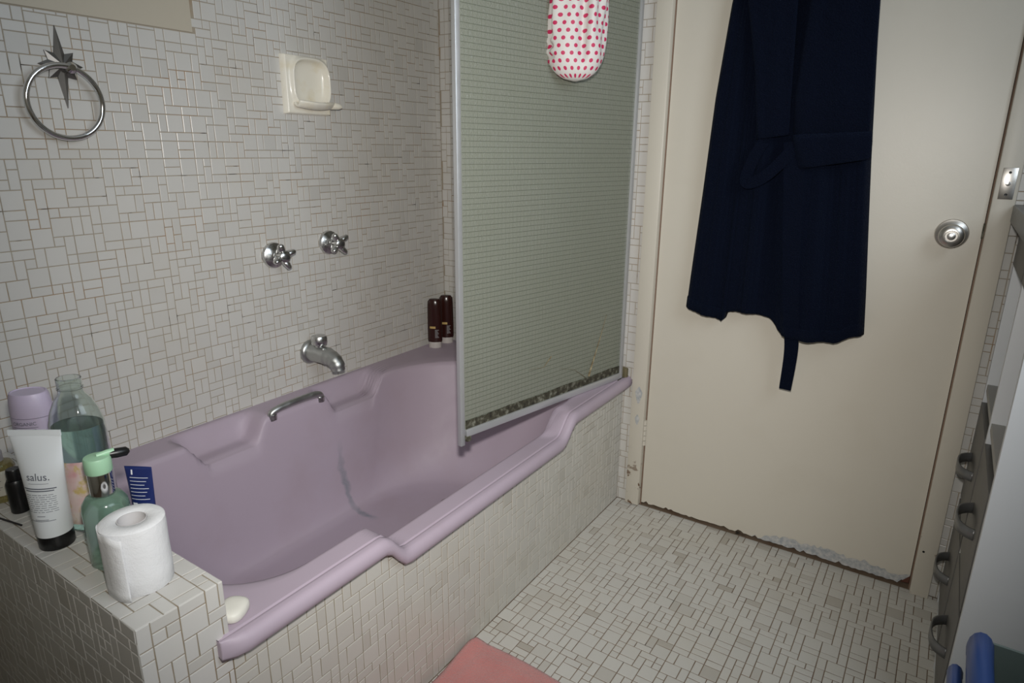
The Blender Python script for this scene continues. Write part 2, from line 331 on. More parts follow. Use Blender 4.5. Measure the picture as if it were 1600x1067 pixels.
def lay(owner, faces, m, seed, unit=0.0197, gap=0.0018, limit=300):
    """faces: (origin, u, v, normal, Lu, Lv, keep(uc,vc,w,h) -> None or clipped (u0,u1,v0,v1))"""
    rng = random.Random(seed); items = []
    for (o, u, v, n, Lu, Lv, keep) in faces:
        o, u, v, n = Vector(o), Vector(u), Vector(v), Vector(n)
        ju, jv = 0, 0
        for (i, j, w, h) in mosaic(int(math.ceil(Lu/unit)), int(math.ceil(Lv/unit)), rng):
            r = (i*unit, min(Lu, (i+w)*unit), j*unit, min(Lv, (j+h)*unit))
            if keep is not None: r = keep(*r)
            if r is None: continue
            W, H = r[1]-r[0]-gap, r[3]-r[2]-gap
            if W < 0.003 or H < 0.003: continue
            c = o + u*((r[0]+r[1])/2) + v*((r[2]+r[3])/2)
            tl = Matrix.Rotation(rng.gauss(0, 0.010), 4, 'X') @ Matrix.Rotation(rng.gauss(0, 0.010), 4, 'Y') @ Matrix.Rotation(rng.gauss(0, 0.006), 4, 'Z')
            fr = Matrix(((u.x, v.x, n.x, c.x), (u.y, v.y, n.y, c.y), (u.z, v.z, n.z, c.z), (0, 0, 0, 1))) @ tl
            px, py, zd = pix(c); facing = (CAM-c).normalized().dot(n)
            vis = W*H*max(0, facing)/zd**2 if (zd > 0.05 and -20 < px < 1620 and -20 < py < 1087) else 0
            items.append((vis, W, H, fr))
    items.sort(key=lambda q: -q[0])
    for (vis, W, H, fr) in [q for q in items[:limit] if q[0] > 0]:
        k = (m, round(W*1e4), round(H*1e4))
        if k not in TM:
            V, F = [], []; tile_vf(W, H, V, F); me = bpy.data.meshes.new('tile'); me.from_pydata(V, [], F); me.materials.append(M[m]); TM[k] = me
        t = link('tile', TM[k], None, owner); t.matrix_local = fr
    rest = [q for i, q in enumerate(items) if not (i < limit and q[0] > 0)]
    if rest:
        V, F = [], []
        for (vis, W, H, fr) in rest: tile_vf(W, H, V, F, fr)
        t = mesh('tile_field', V, F, m, owner); t['kind'] = 'stuff'
X, Y, Z = (1, 0, 0), (0, 1, 0), (0, 0, 1)
# ------------------------------------------------------------------ room shell
TUBW = 0.75; TUBZ = 0.437
YA, YB, ZL = -1.55, -1.423, 0.534
XR, YF, ZC = 2.16, -2.70, 2.42
floor = struct(box('floor', (-0.12, YF-0.12, -0.10), (XR+0.12, 0.16, -TW), 'fgrout'))
lay(floor, [((0.75, -2.2, -TW), X, Y, Z, 0.935+0.45, 2.2, None)], 'ftile', 11, gap=0.0021)
wall_left = struct(box('wall_left', (-0.12, YF-0.12, 0), (-TW, 0.16, ZC), 'wgrout'))
def keep_left(u0, u1, v0, v1):
    if u1 > 2.2 - 0.0: pass
    yc = -2.2 + (u0+u1)/2; top = 1.40 - 0.428 if yc < -0.90 else 9
    if v0 >= top - 0.004: return None
    return (u0, u1, v0, min(v1, top))
lay(wall_left, [((-TW, -1.66+0, 0.428), Y, Z, X, 1.66, 1.30, lambda a, b, c, d: keep_left(a+0.54, b+0.54, c, d) and (a, b, c, keep_left(a+0.54, b+0.54, c, d)[3]))], 'wtile', 5)
bm = bmesh.new(); box_bm(bm, (-0.004, YF, 1.402), (0.0012, -0.90, ZC)); box_bm(bm, (-0.004, -0.90, 1.73), (0.0012, 0.0, ZC)); box_bm(bm, (-0.004, YF, 0), (0.0012, -1.665, 1.402))
frombm('painted_plaster', bm, 'plaster', wall_left)['label'] = 'cream painted plaster above the tiles'
bm = bmesh.new()
for a, b in (((-0.12, TW, 0), (0.805, 0.14, ZC)), ((1.648, TW, 0), (XR+0.12, 0.14, ZC)), ((0.805, TW, 2.06), (1.648, 0.14, ZC))): box_bm(bm, a, b)
wall_back = struct(frombm('wall_back', bm, 'wgrout'))
lay(wall_back, [((0.792, TW, 0.0), (-1, 0, 0), Z, (0, -1, 0), 0.792, 1.73, lambda a, b, c, d: None if (c < 0.43 and 0.792-a < 0.745) else (a, b, c, d)),
                ((1.80, TW, 0.0), (-1, 0, 0), Z, (0, -1, 0), 0.14, 1.73, None)], 'wtile', 8)
bm = bmesh.new(); box_bm(bm, (0.0, -0.0012, 1.73), (0.787, 0.01, ZC)); box_bm(bm, (1.665, -0.0012, 1.73), (XR, 0.01, ZC)); box_bm(bm, (0.787, -0.0012, 2.12), (1.665, 0.01, ZC))
frombm('painted_plaster', bm, 'plaster', wall_back)
bm = bmesh.new(); WY0, WY1, WZ0, WZ1 = -1.70, -0.70, 1.17, 2.07
for a, b in (((XR, YF-0.12, 0), (XR+0.12, WY0, ZC)), ((XR, WY1, 0), (XR+0.12, TW, ZC)), ((XR, WY0, 0), (XR+0.12, WY1, WZ0)), ((XR, WY0, WZ1), (XR+0.12, WY1, ZC))): box_bm(bm, a, b)
struct(frombm('wall_right', bm, 'plaster'))
struct(box('wall_front', (0.0, YF-0.12, 0), (XR, YF, ZC), 'plaster'))
struct(box('ceiling', (-0.12, YF-0.12, ZC), (XR+0.12, 0.16, ZC+0.1), 'ceil'))
win = struct(empty('window_1', (XR+0.05, -1.20, WZ0)))
def WP(o): o.parent = win; o.matrix_parent_inverse = Matrix.Translation((-XR-0.05, 1.20, -WZ0)); return o
bm = bmesh.new()
for a, b in (((XR+0.02, WY0, WZ0), (XR+0.08, WY0+0.05, WZ1)), ((XR+0.02, WY1-0.05, WZ0), (XR+0.08, WY1, WZ1)), ((XR+0.02, WY0+0.05, WZ0), (XR+0.08, WY1-0.05, WZ0+0.05)), ((XR+0.02, WY0+0.05, WZ1-0.05), (XR+0.08, WY1-0.05, WZ1)), ((XR+0.025, -1.22, WZ0+0.05), (XR+0.075, -1.18, WZ1-0.05))): box_bm(bm, a, b)
WP(frombm('window_frame', bm, 'trim'))
for a, b in ((WY0+0.05, -1.22), (-1.18, WY1-0.05)): WP(box('pane', (XR+0.05, a, WZ0+0.05), (XR+0.055, b, WZ1-0.05), 'smoke'))
# ------------------------------------------------------------------ door and architrave
def shell_part(o, parent, loc): o.parent = parent; o.matrix_parent_inverse = Matrix.Translation(-Vector(loc)); return o
def part_of(parent):
    L = Vector(parent.location)
    def f(o): o.parent = parent; o.matrix_parent_inverse = Matrix.Translation(-L); return o
    return f
door = struct(empty('door_1', (1.228, 0.0, 0.012))); P = part_of(door)
D0, D1 = 0.8385, 1.6165
# leaf with a ragged, chipped lower edge
V, F = [], []; nx = 90; rng = random.Random(3)
xs = [D0 + (D1-D0)*i/nx for i in range(nx+1)]
low = [0.010 + 0.004*rng.random() + (0.006 if rng.random() < 0.07 else 0) + (0.010 if (x-D0)/(D1-D0) > 0.975 else 0) for x in xs]
for x, zl in zip(xs, low): V += [(x, -0.0005, zl), (x, -0.0005, 2.045), (x, 0.036, zl), (x, 0.036, 2.045)]
for i in range(nx):
    a, b = 4*i, 4*i+4
    F += [(a, b, b+1, a+1), (a+2, a+3, b+3, b+2), (a, a+2, b+2, b), (a+1, b+1, b+3, a+3)]
F += [(0, 1, 3, 2), (4*nx, 4*nx+2, 4*nx+3, 4*nx+1)]
P(mesh('door_leaf', V, F, 'door'))
# bare patch where the paint has flaked along the bottom
V, F = [], []
k0 = 42
for i in range(k0, nx+1):
    h = (0.010 + 0.020*sst(0, 14, i-k0)*(1-0.55*sst(nx-14, nx, i)))*(0.75+0.5*rng.random()) * (0.25 if i < k0+4 else 1)
    V += [(xs[i], -0.0012, low[i]+0.0005), (xs[i], -0.0012, low[i]+h)]
F = [(2*i, 2*i+2, 2*i+3, 2*i+1) for i in range(nx-k0)]
P(mesh('flaked_paint', V, F, 'bare'))['label'] = 'grey flaked paint strip'
P(mesh('bare_corner', [(1.597, -0.002, low[-1]-0.004), (1.6165, -0.002, low[-1]-0.002), (1.6165, -0.002, low[-1]+0.02), (1.609, -0.002, low[-1]+0.011)], [(0, 1, 2, 3)], 'wood'))['label'] = 'chipped bare wood corner'
DK = Matrix.Translation((1.558, -0.0005, 0.962)) @ Matrix.Rotation(math.radians(90), 4, 'X')
k = P(lathe('door_knob', [(0, 0.0), (0.0345, 0.0), (0.0345, 0.003), (0.033, 0.0055), (0.024, 0.0075), (0.0165, 0.012), (0.0145, 0.020), (0.015, 0.030), (0.020, 0.036), (0.0255, 0.044), (0.0265, 0.052), (0.0245, 0.059), (0.019, 0.0625), (0.0135, 0.063), (0.0125, 0.0600), (0.0, 0.0600)], 'steel', None, 40, mtx=DK))
kk = lathe('key_cylinder', [(0, 0.060), (0.0085, 0.060), (0.0085, 0.0625), (0.006, 0.0635), (0, 0.0635)], 'chrome', k, 24, mtx=DK); kk.matrix_parent_inverse = Matrix.Identity(4)
bm = bmesh.new(); bm.free()
hg = P(empty('hinge', (0, 0, 0))) if False else None
for zz in (0.265, 1.80):
    V, F = [], []
    for i in range(5): lathe_vf([(0, zz-0.044+i*0.0178), (0.0058, zz-0.044+i*0.0178), (0.0058, zz-0.044+i*0.0178+0.0155), (0, zz-0.044+i*0.0178+0.0155)], 12, cx=D0-0.004, cy=-0.006, V=V, F=F)
    P(mesh('hinge', V, F, 'trim'))['label'] = 'painted hinge knuckles'
P(box('latch', (D1-0.0012, -0.0014, 0.955), (D1+0.003, 0.01, 0.99), 'mould'))
def arch(name, a, b, label=None):
    o = struct(box(name, a, b, 'trim', bev=0.003)); return o
tr1 = arch('trim_1', (0.787, -0.020, 0.004), (0.834, 0.03, 2.11))
tr2 = arch('trim_2', (1.621, -0.020, 0.0), (1.6650, 0.03, 2.11))
tr3 = arch('trim_3', (0.834, -0.020, 2.052), (1.621, 0.03, 2.11))
box('light_block_stop', (0.806, 0.037, 0.0), (0.850, 0.10, 2.06), 'trim', tr1); box('light_block_stop', (1.604, 0.037, 0.0), (1.648, 0.10, 2.06), 'trim', tr2)  # strips added behind the leaf so outside light can't leak through the gaps
box('light_block_stop', (0.850, 0.037, 2.03), (1.604, 0.10, 2.06), 'trim', tr3); box('gap_light_block', (0.806, 0.045, -TW), (1.648, 0.10, 0.03), 'wood', floor)  # top strip likewise; dark low strip added to block light under the door
box('filler', (0.805, 0.0, 0.0), (0.8375, 0.036, 2.05), 'gapbrown', tr1); box('filler', (1.6178, 0.0005, 0.0), (1.648, 0.036, 2.05), 'gapbrown', tr2)
bm = bmesh.new()
for (yy, zz, ry, rz) in ((0, 0.395, 0.011, 0.026), (0, 0.31, 0.007, 0.016)):
    vs = [bm.verts.new((0.812 + ry*math.cos(q)*(1+0.2*math.sin(3*q)), -0.0206, zz + rz*math.sin(q)*(1+0.15*math.cos(4*q)))) for q in [2*math.pi*i/18 for i in range(18)]]; bm.faces.new(vs)
frombm('flaked_paint', bm, 'bare', tr1)['label'] = 'bare grey flaked spots'
sp = box('strike_plate', (1.630, -0.0218, 1.047), (1.6575, -0.0195, 1.115), 'steel', tr2, bev=0.0006)
for zz, r, mm in ((1.057, 0.0028, 'black'), (1.105, 0.0028, 'black'), (1.081, 0.0052, 'chrome')):
    lathe('screw', [(0, 0), (r, 0), (r, 0.0008), (r*0.6, 0.0011 if mm == 'chrome' else 0.0002), (0, 0.0011 if mm == 'chrome' else 0.0002)], mm, sp, 14, mtx=Matrix.Translation((1.6435, -0.0218, zz)) @ Matrix.Rotation(math.radians(90), 4, 'X'))
lathe('nail_hole', [(0, 0), (0.003, 0), (0.003, 0.0006), (0, 0.0006)], 'black', tr2, 12, mtx=Matrix.Translation((1.634, -0.0202, 0.135)) @ Matrix.Rotation(math.radians(90), 4, 'X'))
# ------------------------------------------------------------------ bath surround
def rimtop(y):
    return 0.392 + 0.053*(1 - sst(-1.115, -1.055, y)*(1-sst(-0.445, -0.37, y)))
V, F = [], []; n = 120
for i in range(n+1):
    y = YB + (TW-YB)*i/n; zt_ = rimtop(y) - 0.014
    V += [(0.738, y, 0), (TUBW-TW, y, 0), (TUBW-TW, y, zt_), (0.738, y, zt_)]
for i in range(n):
    a = 4*i; F += [(a+k, a+(k+1) % 4, a+4+(k+1) % 4, a+4+k) for k in range(4)]
F += [(3, 2, 1, 0), (4*n, 4*n+1, 4*n+2, 4*n+3)]
panel = mesh('tiled_bath_surround', V, F, 'pgrout')
tag(panel, 'white mosaic-tiled surround boxing in the front of the lilac bathtub', 'bath surround')
def keep_panel(a, b, c, d):
    top = min(rimtop(YB+a), rimtop(YB+b)) - 0.014
    return None if c > top else (a, b, c, min(d, top))
lay(panel, [((TUBW-TW, YB, 0), Y, Z, X, -YB, 0.44, keep_panel)], 'ptile', 21)
ledge = box('tiled_ledge', (0.0, YA+TW, 0), (TUBW-TW, YB-TW, ZL-TW), 'pgrout')
tag(ledge, 'raised white mosaic-tiled ledge at the head of the bathtub, holding toiletries', 'ledge')
lay(ledge, [((TUBW-TW, YA, ZL), Y, (0, 0, -1), X, YB-YA, ZL, None), ((TUBW, YA, ZL-TW), (-1, 0, 0), Y, Z, TUBW, YB-YA, None),
            ((0, YA+TW, 0), X, Z, (0, -1, 0), TUBW, ZL, None), ((0.0, YB-TW, 0.43), X, Z, Y, TUBW, ZL-0.43, None)], 'ltile', 9)
# ------------------------------------------------------------------ bathtub
def rrect(x0, x1, y0, y1, r4, nl=84, ns=26, na=14):
    r00, r10, r11, r01 = r4; pts = []
    def edge(ax, ay, bx, by, n): pts.extend([(ax+(bx-ax)*i/n, ay+(by-ay)*i/n) for i in range(n)])
    def arc(cx, cy, r, a0): pts.extend([(cx+r*math.cos(a0+math.pi/2*i/na), cy+r*math.sin(a0+math.pi/2*i/na)) for i in range(na)])
    edge(x0+r00, y0, x1-r10, y0, ns); arc(x1-r10, y0+r10, r10, -math.pi/2)
    edge(x1, y0+r10, x1, y1-r11, nl); arc(x1-r11, y1-r11, r11, 0)
    edge(x1-r11, y1, x0+r01, y1, ns); arc(x0+r01, y1-r01, r01, math.pi/2)
    edge(x0, y1-r01, x0, y0+r00, nl); arc(x0+r00, y0+r00, r00, math.pi)
    return pts
def rim_z(x, y, notch=True):
    wf = sst(0.35, 0.55, x); z = TUBZ + 0.008 + (rimtop(y)-TUBZ-0.008)*wf
    if x < 0.3 and notch:
        for (a, b) in ((-1.105, -0.885), (-0.675, -0.442)):
            wy = sst(a-0.004, a+0.034, y)*(1-sst(b-0.045, b+0.012, y))
            z -= 0.060*wy*sst(0.014, 0.046, x)
        z -= 0.006*(1-sst(0.0, 0.02, x))*0
    return z
O = rrect(0.0005, 0.757, -1.445, -0.0005, (0.002,)*4)
I = rrect(0.098, 0.705, -1.385, -0.135, (0.18, 0.15, 0.20, 0.30))
B = rrect(0.165, 0.610, -1.16, -0.35, (0.14, 0.14, 0.17, 0.25))
NP = len(O); V, F = [], []
rings = []
def add(pts): rings.append(len(V)); V.extend(pts)
rng = random.Random(2)
# rolled front edge (front side only), from its lower lip up to the crest
for (dx, dz) in ((0.006, -0.034), (0.014, -0.036), (0.020, -0.030), (0.0225, -0.020), (0.021, -0.010), (0.016, -0.003), (0.009, 0.0005), (0.003, -0.001)):
    add([(x + dx*sst(0.70, 0.75, x)*(0.15+0.85*sst(-1.447, -1.415, y)), y, rim_z(x, y) + dz*sst(0.70, 0.75, x) - 0.0) for (x, y) in O])
for tt in (0.0, 0.03, 0.07, 0.10, 0.13, 0.2, 0.3, 0.42, 0.55, 0.68, 0.8, 0.9, 0.96, 1.0):
    ring = []
    for (ox, oy), (ix, iy) in zip(O, I):
        x, y = ox+(ix-ox)*tt, oy+(iy-oy)*tt; z = rim_z(x, y)
        g = sst(0.70, 0.73, ox)*(0.003 if tt in (0.03, 0.07) else 0)
        ring.append((x, y, z - g - 0.004*sst(0.9, 1.0, tt)))
    add(ring)
BZ = 0.075
prof = [(0.03, 0.035), (0.07, 0.085), (0.12, 0.16), (0.19, 0.28), (0.27, 0.41), (0.36, 0.54), (0.46, 0.67), (0.56, 0.775), (0.67, 0.86), (0.78, 0.925), (0.89, 0.968), (1.0, 0.99)]
for (w_, h_) in prof:
    add([(ix+(bx-ix)*w_, iy+(by-iy)*w_, min(rim_z(ix, iy)-0.004-0.02*w_, (rim_z(ix, iy, False)-0.004)*(1-h_) + BZ*h_)) for (ix, iy), (bx, by) in zip(I, B)])
cx, cy = 0.39, -0.74
for s_ in (0.85, 0.6, 0.3, 0.08):
    add([(cx+(bx-cx)*s_, cy+(by-cy)*s_, BZ - 0.002*(1-s_)) for (bx, by) in B])
for a, b in zip(rings, rings[1:]):
    for k in range(NP): F.append((a+k, a+(k+1) % NP, b+(k+1) % NP, b+k))
F.append(tuple(rings[-1]+k for k in range(NP)))
tub = mesh('bathtub', V, F, 'tub', None, True)
bm = bmesh.new(); bm.from_mesh(tub.data); bmesh.ops.remove_doubles(bm, verts=bm.verts, dist=0.0002); bmesh.ops.recalc_face_normals(bm, faces=bm.faces); bm.to_mesh(tub.data); bm.free()
tub.data.polygons.foreach_set('use_smooth', [True]*len(tub.data.polygons))
if sum(p.normal.z*p.area for p in tub.data.polygons) < 0: tub.data.flip_normals()
tag(tub, 'lilac bathtub with stepped rolled rim set between tiled walls', 'bathtub')
gr = tube('grab_handle', smooth_path([(0.094, -0.860, 0.428), (0.094, -0.860, 0.446), (0.098, -0.842, 0.456), (0.100, -0.80, 0.460), (0.100, -0.745, 0.460), (0.098, -0.706, 0.456), (0.094, -0.690, 0.446), (0.094, -0.690, 0.428)], 5), 0.0098, 'dullch', tub, 14)
gr['label'] = 'chrome grab handle'
for yy in (-0.857, -0.692): lathe('handle_collar', [(0, 0.43), (0.0125, 0.43), (0.0125, 0.444), (0.010, 0.447), (0, 0.447)], 'chrome', gr, 18, mtx=Matrix.Translation((0.094, yy, 0)))
# drain
lathe('drain', [(0, 0.0), (0.028, 0.0), (0.026, 0.003), (0.018, 0.002), (0, 0.001)], 'chrome', tub, 24, mtx=Matrix.Translation((0.38, -0.46, 0.0755)))
# lump of soap in the corner between rim and ledge
bm = bmesh.new(); bmesh.ops.create_uvsphere(bm, u_segments=20, v_segments=12, radius=1)
for v in bm.verts:
    x, y, z_ = v.co; v.co = (math.copysign(abs(x)**0.7, x)*0.022, math.copysign(abs(y)**0.7, y)*0.026, math.copysign(abs(z_)**0.6, z_)*0.011)
sp = frombm('soap_bar', bm, 'soap', None, True); sp.location = (0.722, -1.398, 0.4545); sp.rotation_euler = (0, 0, 0.5)
tag(sp, 'small white soap piece wedged on bathtub rim beside the tiled ledge', 'soap')
# ------------------------------------------------------------------ shower screen
H0, H1 = Vector((0.7495, -0.030)), Vector((0.6115, -0.690))
sd = (H1-H0); SL = sd.length; sd.normalize()
ang = math.atan2(sd.y, sd.x)
scr = empty('shower_screen', (H0.x, H0.y, 0.446)); scr.rotation_euler = (0, 0, ang)
tag(scr, 'hinged wired-glass shower screen in grey aluminium frame above bathtub', 'shower screen')
ST = 1.44                                  # screen height
# local: x along the screen from the hinge, y through its thickness (+y = room side), z up
box('stile', (0, -0.008, 0), (0.014, 0.008, ST), 'alu', scr, bev=0.002)
box('stile', (SL-0.014, -0.007, -0.022), (SL, 0.007, ST), 'alu', scr, bev=0.002)
box('bottom_rail', (0.016, -0.010, 0), (SL-0.018, 0.010, 0.020), 'alu', scr, bev=0.002)
box('top_rail', (0.016, -0.010, ST-0.022), (SL-0.018, 0.010, ST), 'alu', scr, bev=0.002)
box('glass_pane', (0.014, -0.003, 0.018), (SL-0.016, 0.003, ST-0.02), 'glass', scr)
V, F = [], []
def thin(x0, x1, z0, z1):
    b = len(V); V.extend([(x, y, z) for x in (x0, x1) for y in (0.0028, 0.0036) for z in (z0, z1)])
    F.extend([tuple(b+i for i in q) for q in ((0,1,3,2),(4,6,7,5),(0,4,5,1),(2,3,7,6),(0,2,6,4),(1,5,7,3))])
zz = 0.03
while zz < ST-0.03: thin(0.016, SL-0.018, zz, zz+0.0011); zz += 0.0127
wm = mesh('wire_mesh', V, F, 'wire', scr); wm['kind'] = 'stuff'; V, F = [], []
xx = 0.024
while xx < SL-0.02: thin(xx, xx+0.00028, 0.022, ST-0.022); xx += 0.0127

wm = mesh('wire_mesh', V, F, 'wire2', scr); wm['kind'] = 'stuff'
# mouldy seal along the bottom, ragged upper edge
V, F = [], []; n = 90; rng = random.Random(4)
for i in range(n+1):
    x = 0.016 + (SL-0.034)*i/n; h = 0.042 + 0.0016*math.sin(i*0.21)+0.0018*rng.random()
    V += [(x, 0.0030, 0.018), (x, 0.0050, 0.018), (x, 0.0046, h), (x, 0.0030, h)]
for i in range(n):
    a = 4*i; F += [(a+1, a+5, a+6, a+2), (a+2, a+6, a+7, a+3), (a, a+4, a+5, a+1)]
mesh('seal', V, F, 'mould', scr)['label'] = 'black mouldy seal'
tube('crack', [(0.170, 0.0042, 0.045), (0.158, 0.0042, 0.075), (0.135, 0.0042, 0.125), (0.118, 0.0042, 0.165), (0.095, 0.0042, 0.225)], [0.0045, 0.0035, 0.0018, 0.0012, 0.0006], 'crack', scr, 6, flat=0.4)
tube('crack', [(0.185, 0.0042, 0.045), (0.235, 0.0042, 0.08), (0.30, 0.0042, 0.10)], [0.002, 0.001, 0.0006], 'crack', scr, 6, flat=0.4)
tube('crack', [(0.34, 0.0042, 0.145), (0.37, 0.0042, 0.12), (0.43, 0.0042, 0.125)], [0.002, 0.001, 0.0006], 'crack', scr, 6, flat=0.4)
box('pivot_block', (-0.018, -0.010, -0.026), (0.030, 0.010, -0.001), 'mould', scr, bev=0.003)
bk = box('wall_bracket', (-0.024, -0.012, -0.030), (-0.012, 0.014, 0.030), 'oldbrass', scr, bev=0.004)
box('end_cap', (SL-0.030, -0.008, -0.012), (SL-0.016, 0.0125, 0.002), 'mould', scr, bev=0.002)
# spotted cloth pouch hanging over the top rail
SCM = Matrix.Translation(scr.location) @ Matrix.Rotation(ang, 4, 'Z')
cen = SCM @ Vector((0.335, 0.060, 0)); cx, cy = cen.x, cen.y
vd = Vector((cx-CAM.x, cy-CAM.y)).normalized(); sdv = Vector((-vd.y, vd.x))     # across the line of sight
sdv = -sdv
ztop = scr.location.z + ST
zb = 1.305
V, F, UVs = [], [], []
nu, nv = 72, 60
for j in range(nv+1):
    z_ = zb + (1.62-zb)*(j/nv)
    q = min(1, (z_-zb)/0.075); rx = 0.068*math.sqrt(max(0, 1-(1-q)**2.4)) if q < 1 else 0.068
    rx *= 1 - 0.75*sst(1.50, 1.62, z_)
    rx = max(rx, 0.004); ry = rx*0.46
    for i in range(nu):
        a = 2*math.pi*i/nu; fold = 1 + 0.09*math.sin(5*a+z_*9)*sst(zb, zb+0.1, z_) + 0.06*math.sin(9*a-z_*14)*sst(zb+0.03, zb+0.16, z_)
        X_, Y_ = rx*math.cos(a)*fold, ry*math.sin(a)*fold
        if math.cos(a) < -0.8: X_ += 0.004*math.sin(z_*260)*sst(1.33, 1.36, z_)*(1-sst(1.40, 1.42, z_))
        crease = -0.022*math.exp(-((X_-0.016)/0.009)**2)*(1 if math.sin(a) < 0 else 0)*sst(zb+0.02, zb+0.09, z_)
        lean = 0.006*math.sin(z_*8)
        p2 = Vector((cx, cy)) + sdv*(X_+lean) + vd*(Y_-crease)
        V.append((p2.x, p2.y, z_))
for j in range(nv):
    for i in range(nu):
        F.append((j*nu+i, j*nu+(i+1) % nu, (j+1)*nu+(i+1) % nu, (j+1)*nu+i))
F.append(tuple(reversed(range(nu)))); F.append(tuple(nv*nu+i for i in range(nu)))
pouch = empty('hanging_pouch', (cx, cy, zb))
tag(pouch, 'white cloth pouch with pink polka dots hanging against the shower screen', 'pouch')
PP = part_of(pouch)
pb = PP(mesh('pouch_body', V, F, 'dots', None, True))
arc_ = [0.0]
for i in range(nu):
    a_, b_ = 2*math.pi*i/nu, 2*math.pi*(i+1)/nu
    arc_.append(arc_[-1] + math.hypot(0.068*(math.cos(b_)-math.cos(a_)), 0.0313*(math.sin(b_)-math.sin(a_))))
uvl = pb.data.uv_layers.new(name='UVMap')
for poly in pb.data.polygons:
    for li, vi in zip(poly.loop_indices, poly.vertices):
        i = vi % nu; j = vi // nu
        if len(poly.vertices) > 4: uvl.data[li].uv = (0.001, 0.001)
        else:
            ii = i if not (i == 0 and any(v % nu == nu-1 for v in poly.vertices)) else nu
            a = ii/nu; zc = V[vi][2]; q = (zc-zb)
            uvl.data[li].uv = (arc_[ii]*0.98 + 5, q + (0.03 if True else 0) + 5*P_*7)
PP(tube('drawstring', smooth_path([(cx, cy, 1.615), (cx, cy, 1.75), (cx-0.012, cy+0.002, ztop+0.004-0.01), (cx-0.040, cy+0.008, ztop+0.004), (cx-0.075, cy+0.016, ztop+0.003), (cx-0.088, cy+0.018, ztop-0.05)], 6), 0.0035, 'paper', None, 8))
# ------------------------------------------------------------------ wall fittings (left wall)
def fit_root(name, y, z, label, cat, group=None):
    o = empty(name, (0, y, z)); tag(o, label, cat, group); return o
def tap(y, z, rot, label):
    o = fit_root('bath_tap', y, z, label, 'tap', 'chrome bath taps')
    lathe('flange', [(0, 0), (0.036, 0), (0.036, 0.003), (0.034, 0.009), (0.026, 0.014), (0.017, 0.017), (0.017, 0.024), (0, 0.024)], 'chrome', o, 36, mtx=AX)
    h = lathe('handle', [(0, 0.020), (0.015, 0.020), (0.0165, 0.028), (0.0175, 0.048), (0.016, 0.056), (0.011, 0.060), (0, 0.061)], 'chrome', o, 28, mtx=AX)
    for k in range(4):
        a = rot + k*math.pi/2; d = Vector((0, math.cos(a), math.sin(a)))
        V, F = tube_vf([Vector((0.040, 0, 0))+d*0.010, Vector((0.047, 0, 0))+d*0.022, Vector((0.053, 0, 0))+d*0.034, Vector((0.0545, 0, 0))+d*0.037], [0.0135, 0.0115, 0.0085, 0.004], 10, flat=0.8)
        mesh('handle_arm', V, F, 'chrome', h, True)
    lathe('index_button', [(0, 0.060), (0.0075, 0.060), (0.007, 0.063), (0, 0.0645)], 'pewter', h, 18, mtx=AX)
    return o
tap(-0.738, 0.858, 0.35, 'chrome cross-handle bath tap on tiled wall, left of the pair')
tap(-0.540, 0.872, 0.62, 'chrome cross-handle bath tap on tiled wall, right of the pair')
so = fit_root('bath_spout', -0.640, 0.553, 'dull chrome bath spout with round diverter knob above tub', 'spout')
lathe('flange', [(0, 0), (0.037, 0), (0.037, 0.004), (0.033, 0.010), (0.028, 0.013), (0, 0.013)], 'dullch', so, 36, mtx=AX)
tube('spout_body', smooth_path([(0.006, 0, 0.0), (0.03, 0, 0.0), (0.06, 0.0, 0.0), (0.085, 0, -0.002), (0.106, 0, -0.008), (0.119, 0, -0.020), (0.123, 0, -0.036)], 5), [0.027]*5+[0.0265]*5+[0.026]*5+[0.024]*4+[0.0225]*4+[0.021]*4+[0.019]*4, 'dullch', so, 24)
kb = lathe('diverter_knob', [(0, 0.020), (0.013, 0.020), (0.013, 0.030), (0.0220, 0.032), (0.0235, 0.036), (0.0235, 0.052), (0.021, 0.057), (0.009, 0.0585), (0, 0.0585)], 'chrome', so, 28, mtx=Matrix.Translation((0.046, 0, 0)))
# soap dish: ivory ceramic, scooped recess with a projecting lip
sy0, sy1, sz0, sz1 = -0.662, -0.513, 1.233, 1.385
dish = fit_root('soap_dish', (sy0+sy1)/2, (sz0+sz1)/2, 'ivory ceramic soap dish set into the tiled wall', 'soap dish')
n = 56; V, F = [], []
for j in range(n+1):
    for i in range(n+1):
        u, v = -1+2*i/n, -1+2*j/n
        y, z_ = u*0.0745, v*0.076
        edge = max(abs(u), abs(v)); h = 0.020*(1-sst(0.97, 1.0, edge)) if edge < 1 else 0.0
        uu, vv = (u-0.10)/0.82, (v-0.08)/0.80
        r = (abs(uu)**3.2+abs(vv)**3.2)**(1/3.2)
        h += 0.012*math.exp(-((r-1.0)/0.09)**2)*(1 if edge < 0.99 else 0)
        if r < 1: h -= 0.015*(1-r**4)
        V.append((h if edge < 1 else 0.0, y, z_))
for j in range(n):
    for i in range(n): a = j*(n+1)+i; F.append((a, a+1, a+n+2, a+n+1))
d_ = mesh('dish_body', V, F, 'ivory', dish, True)
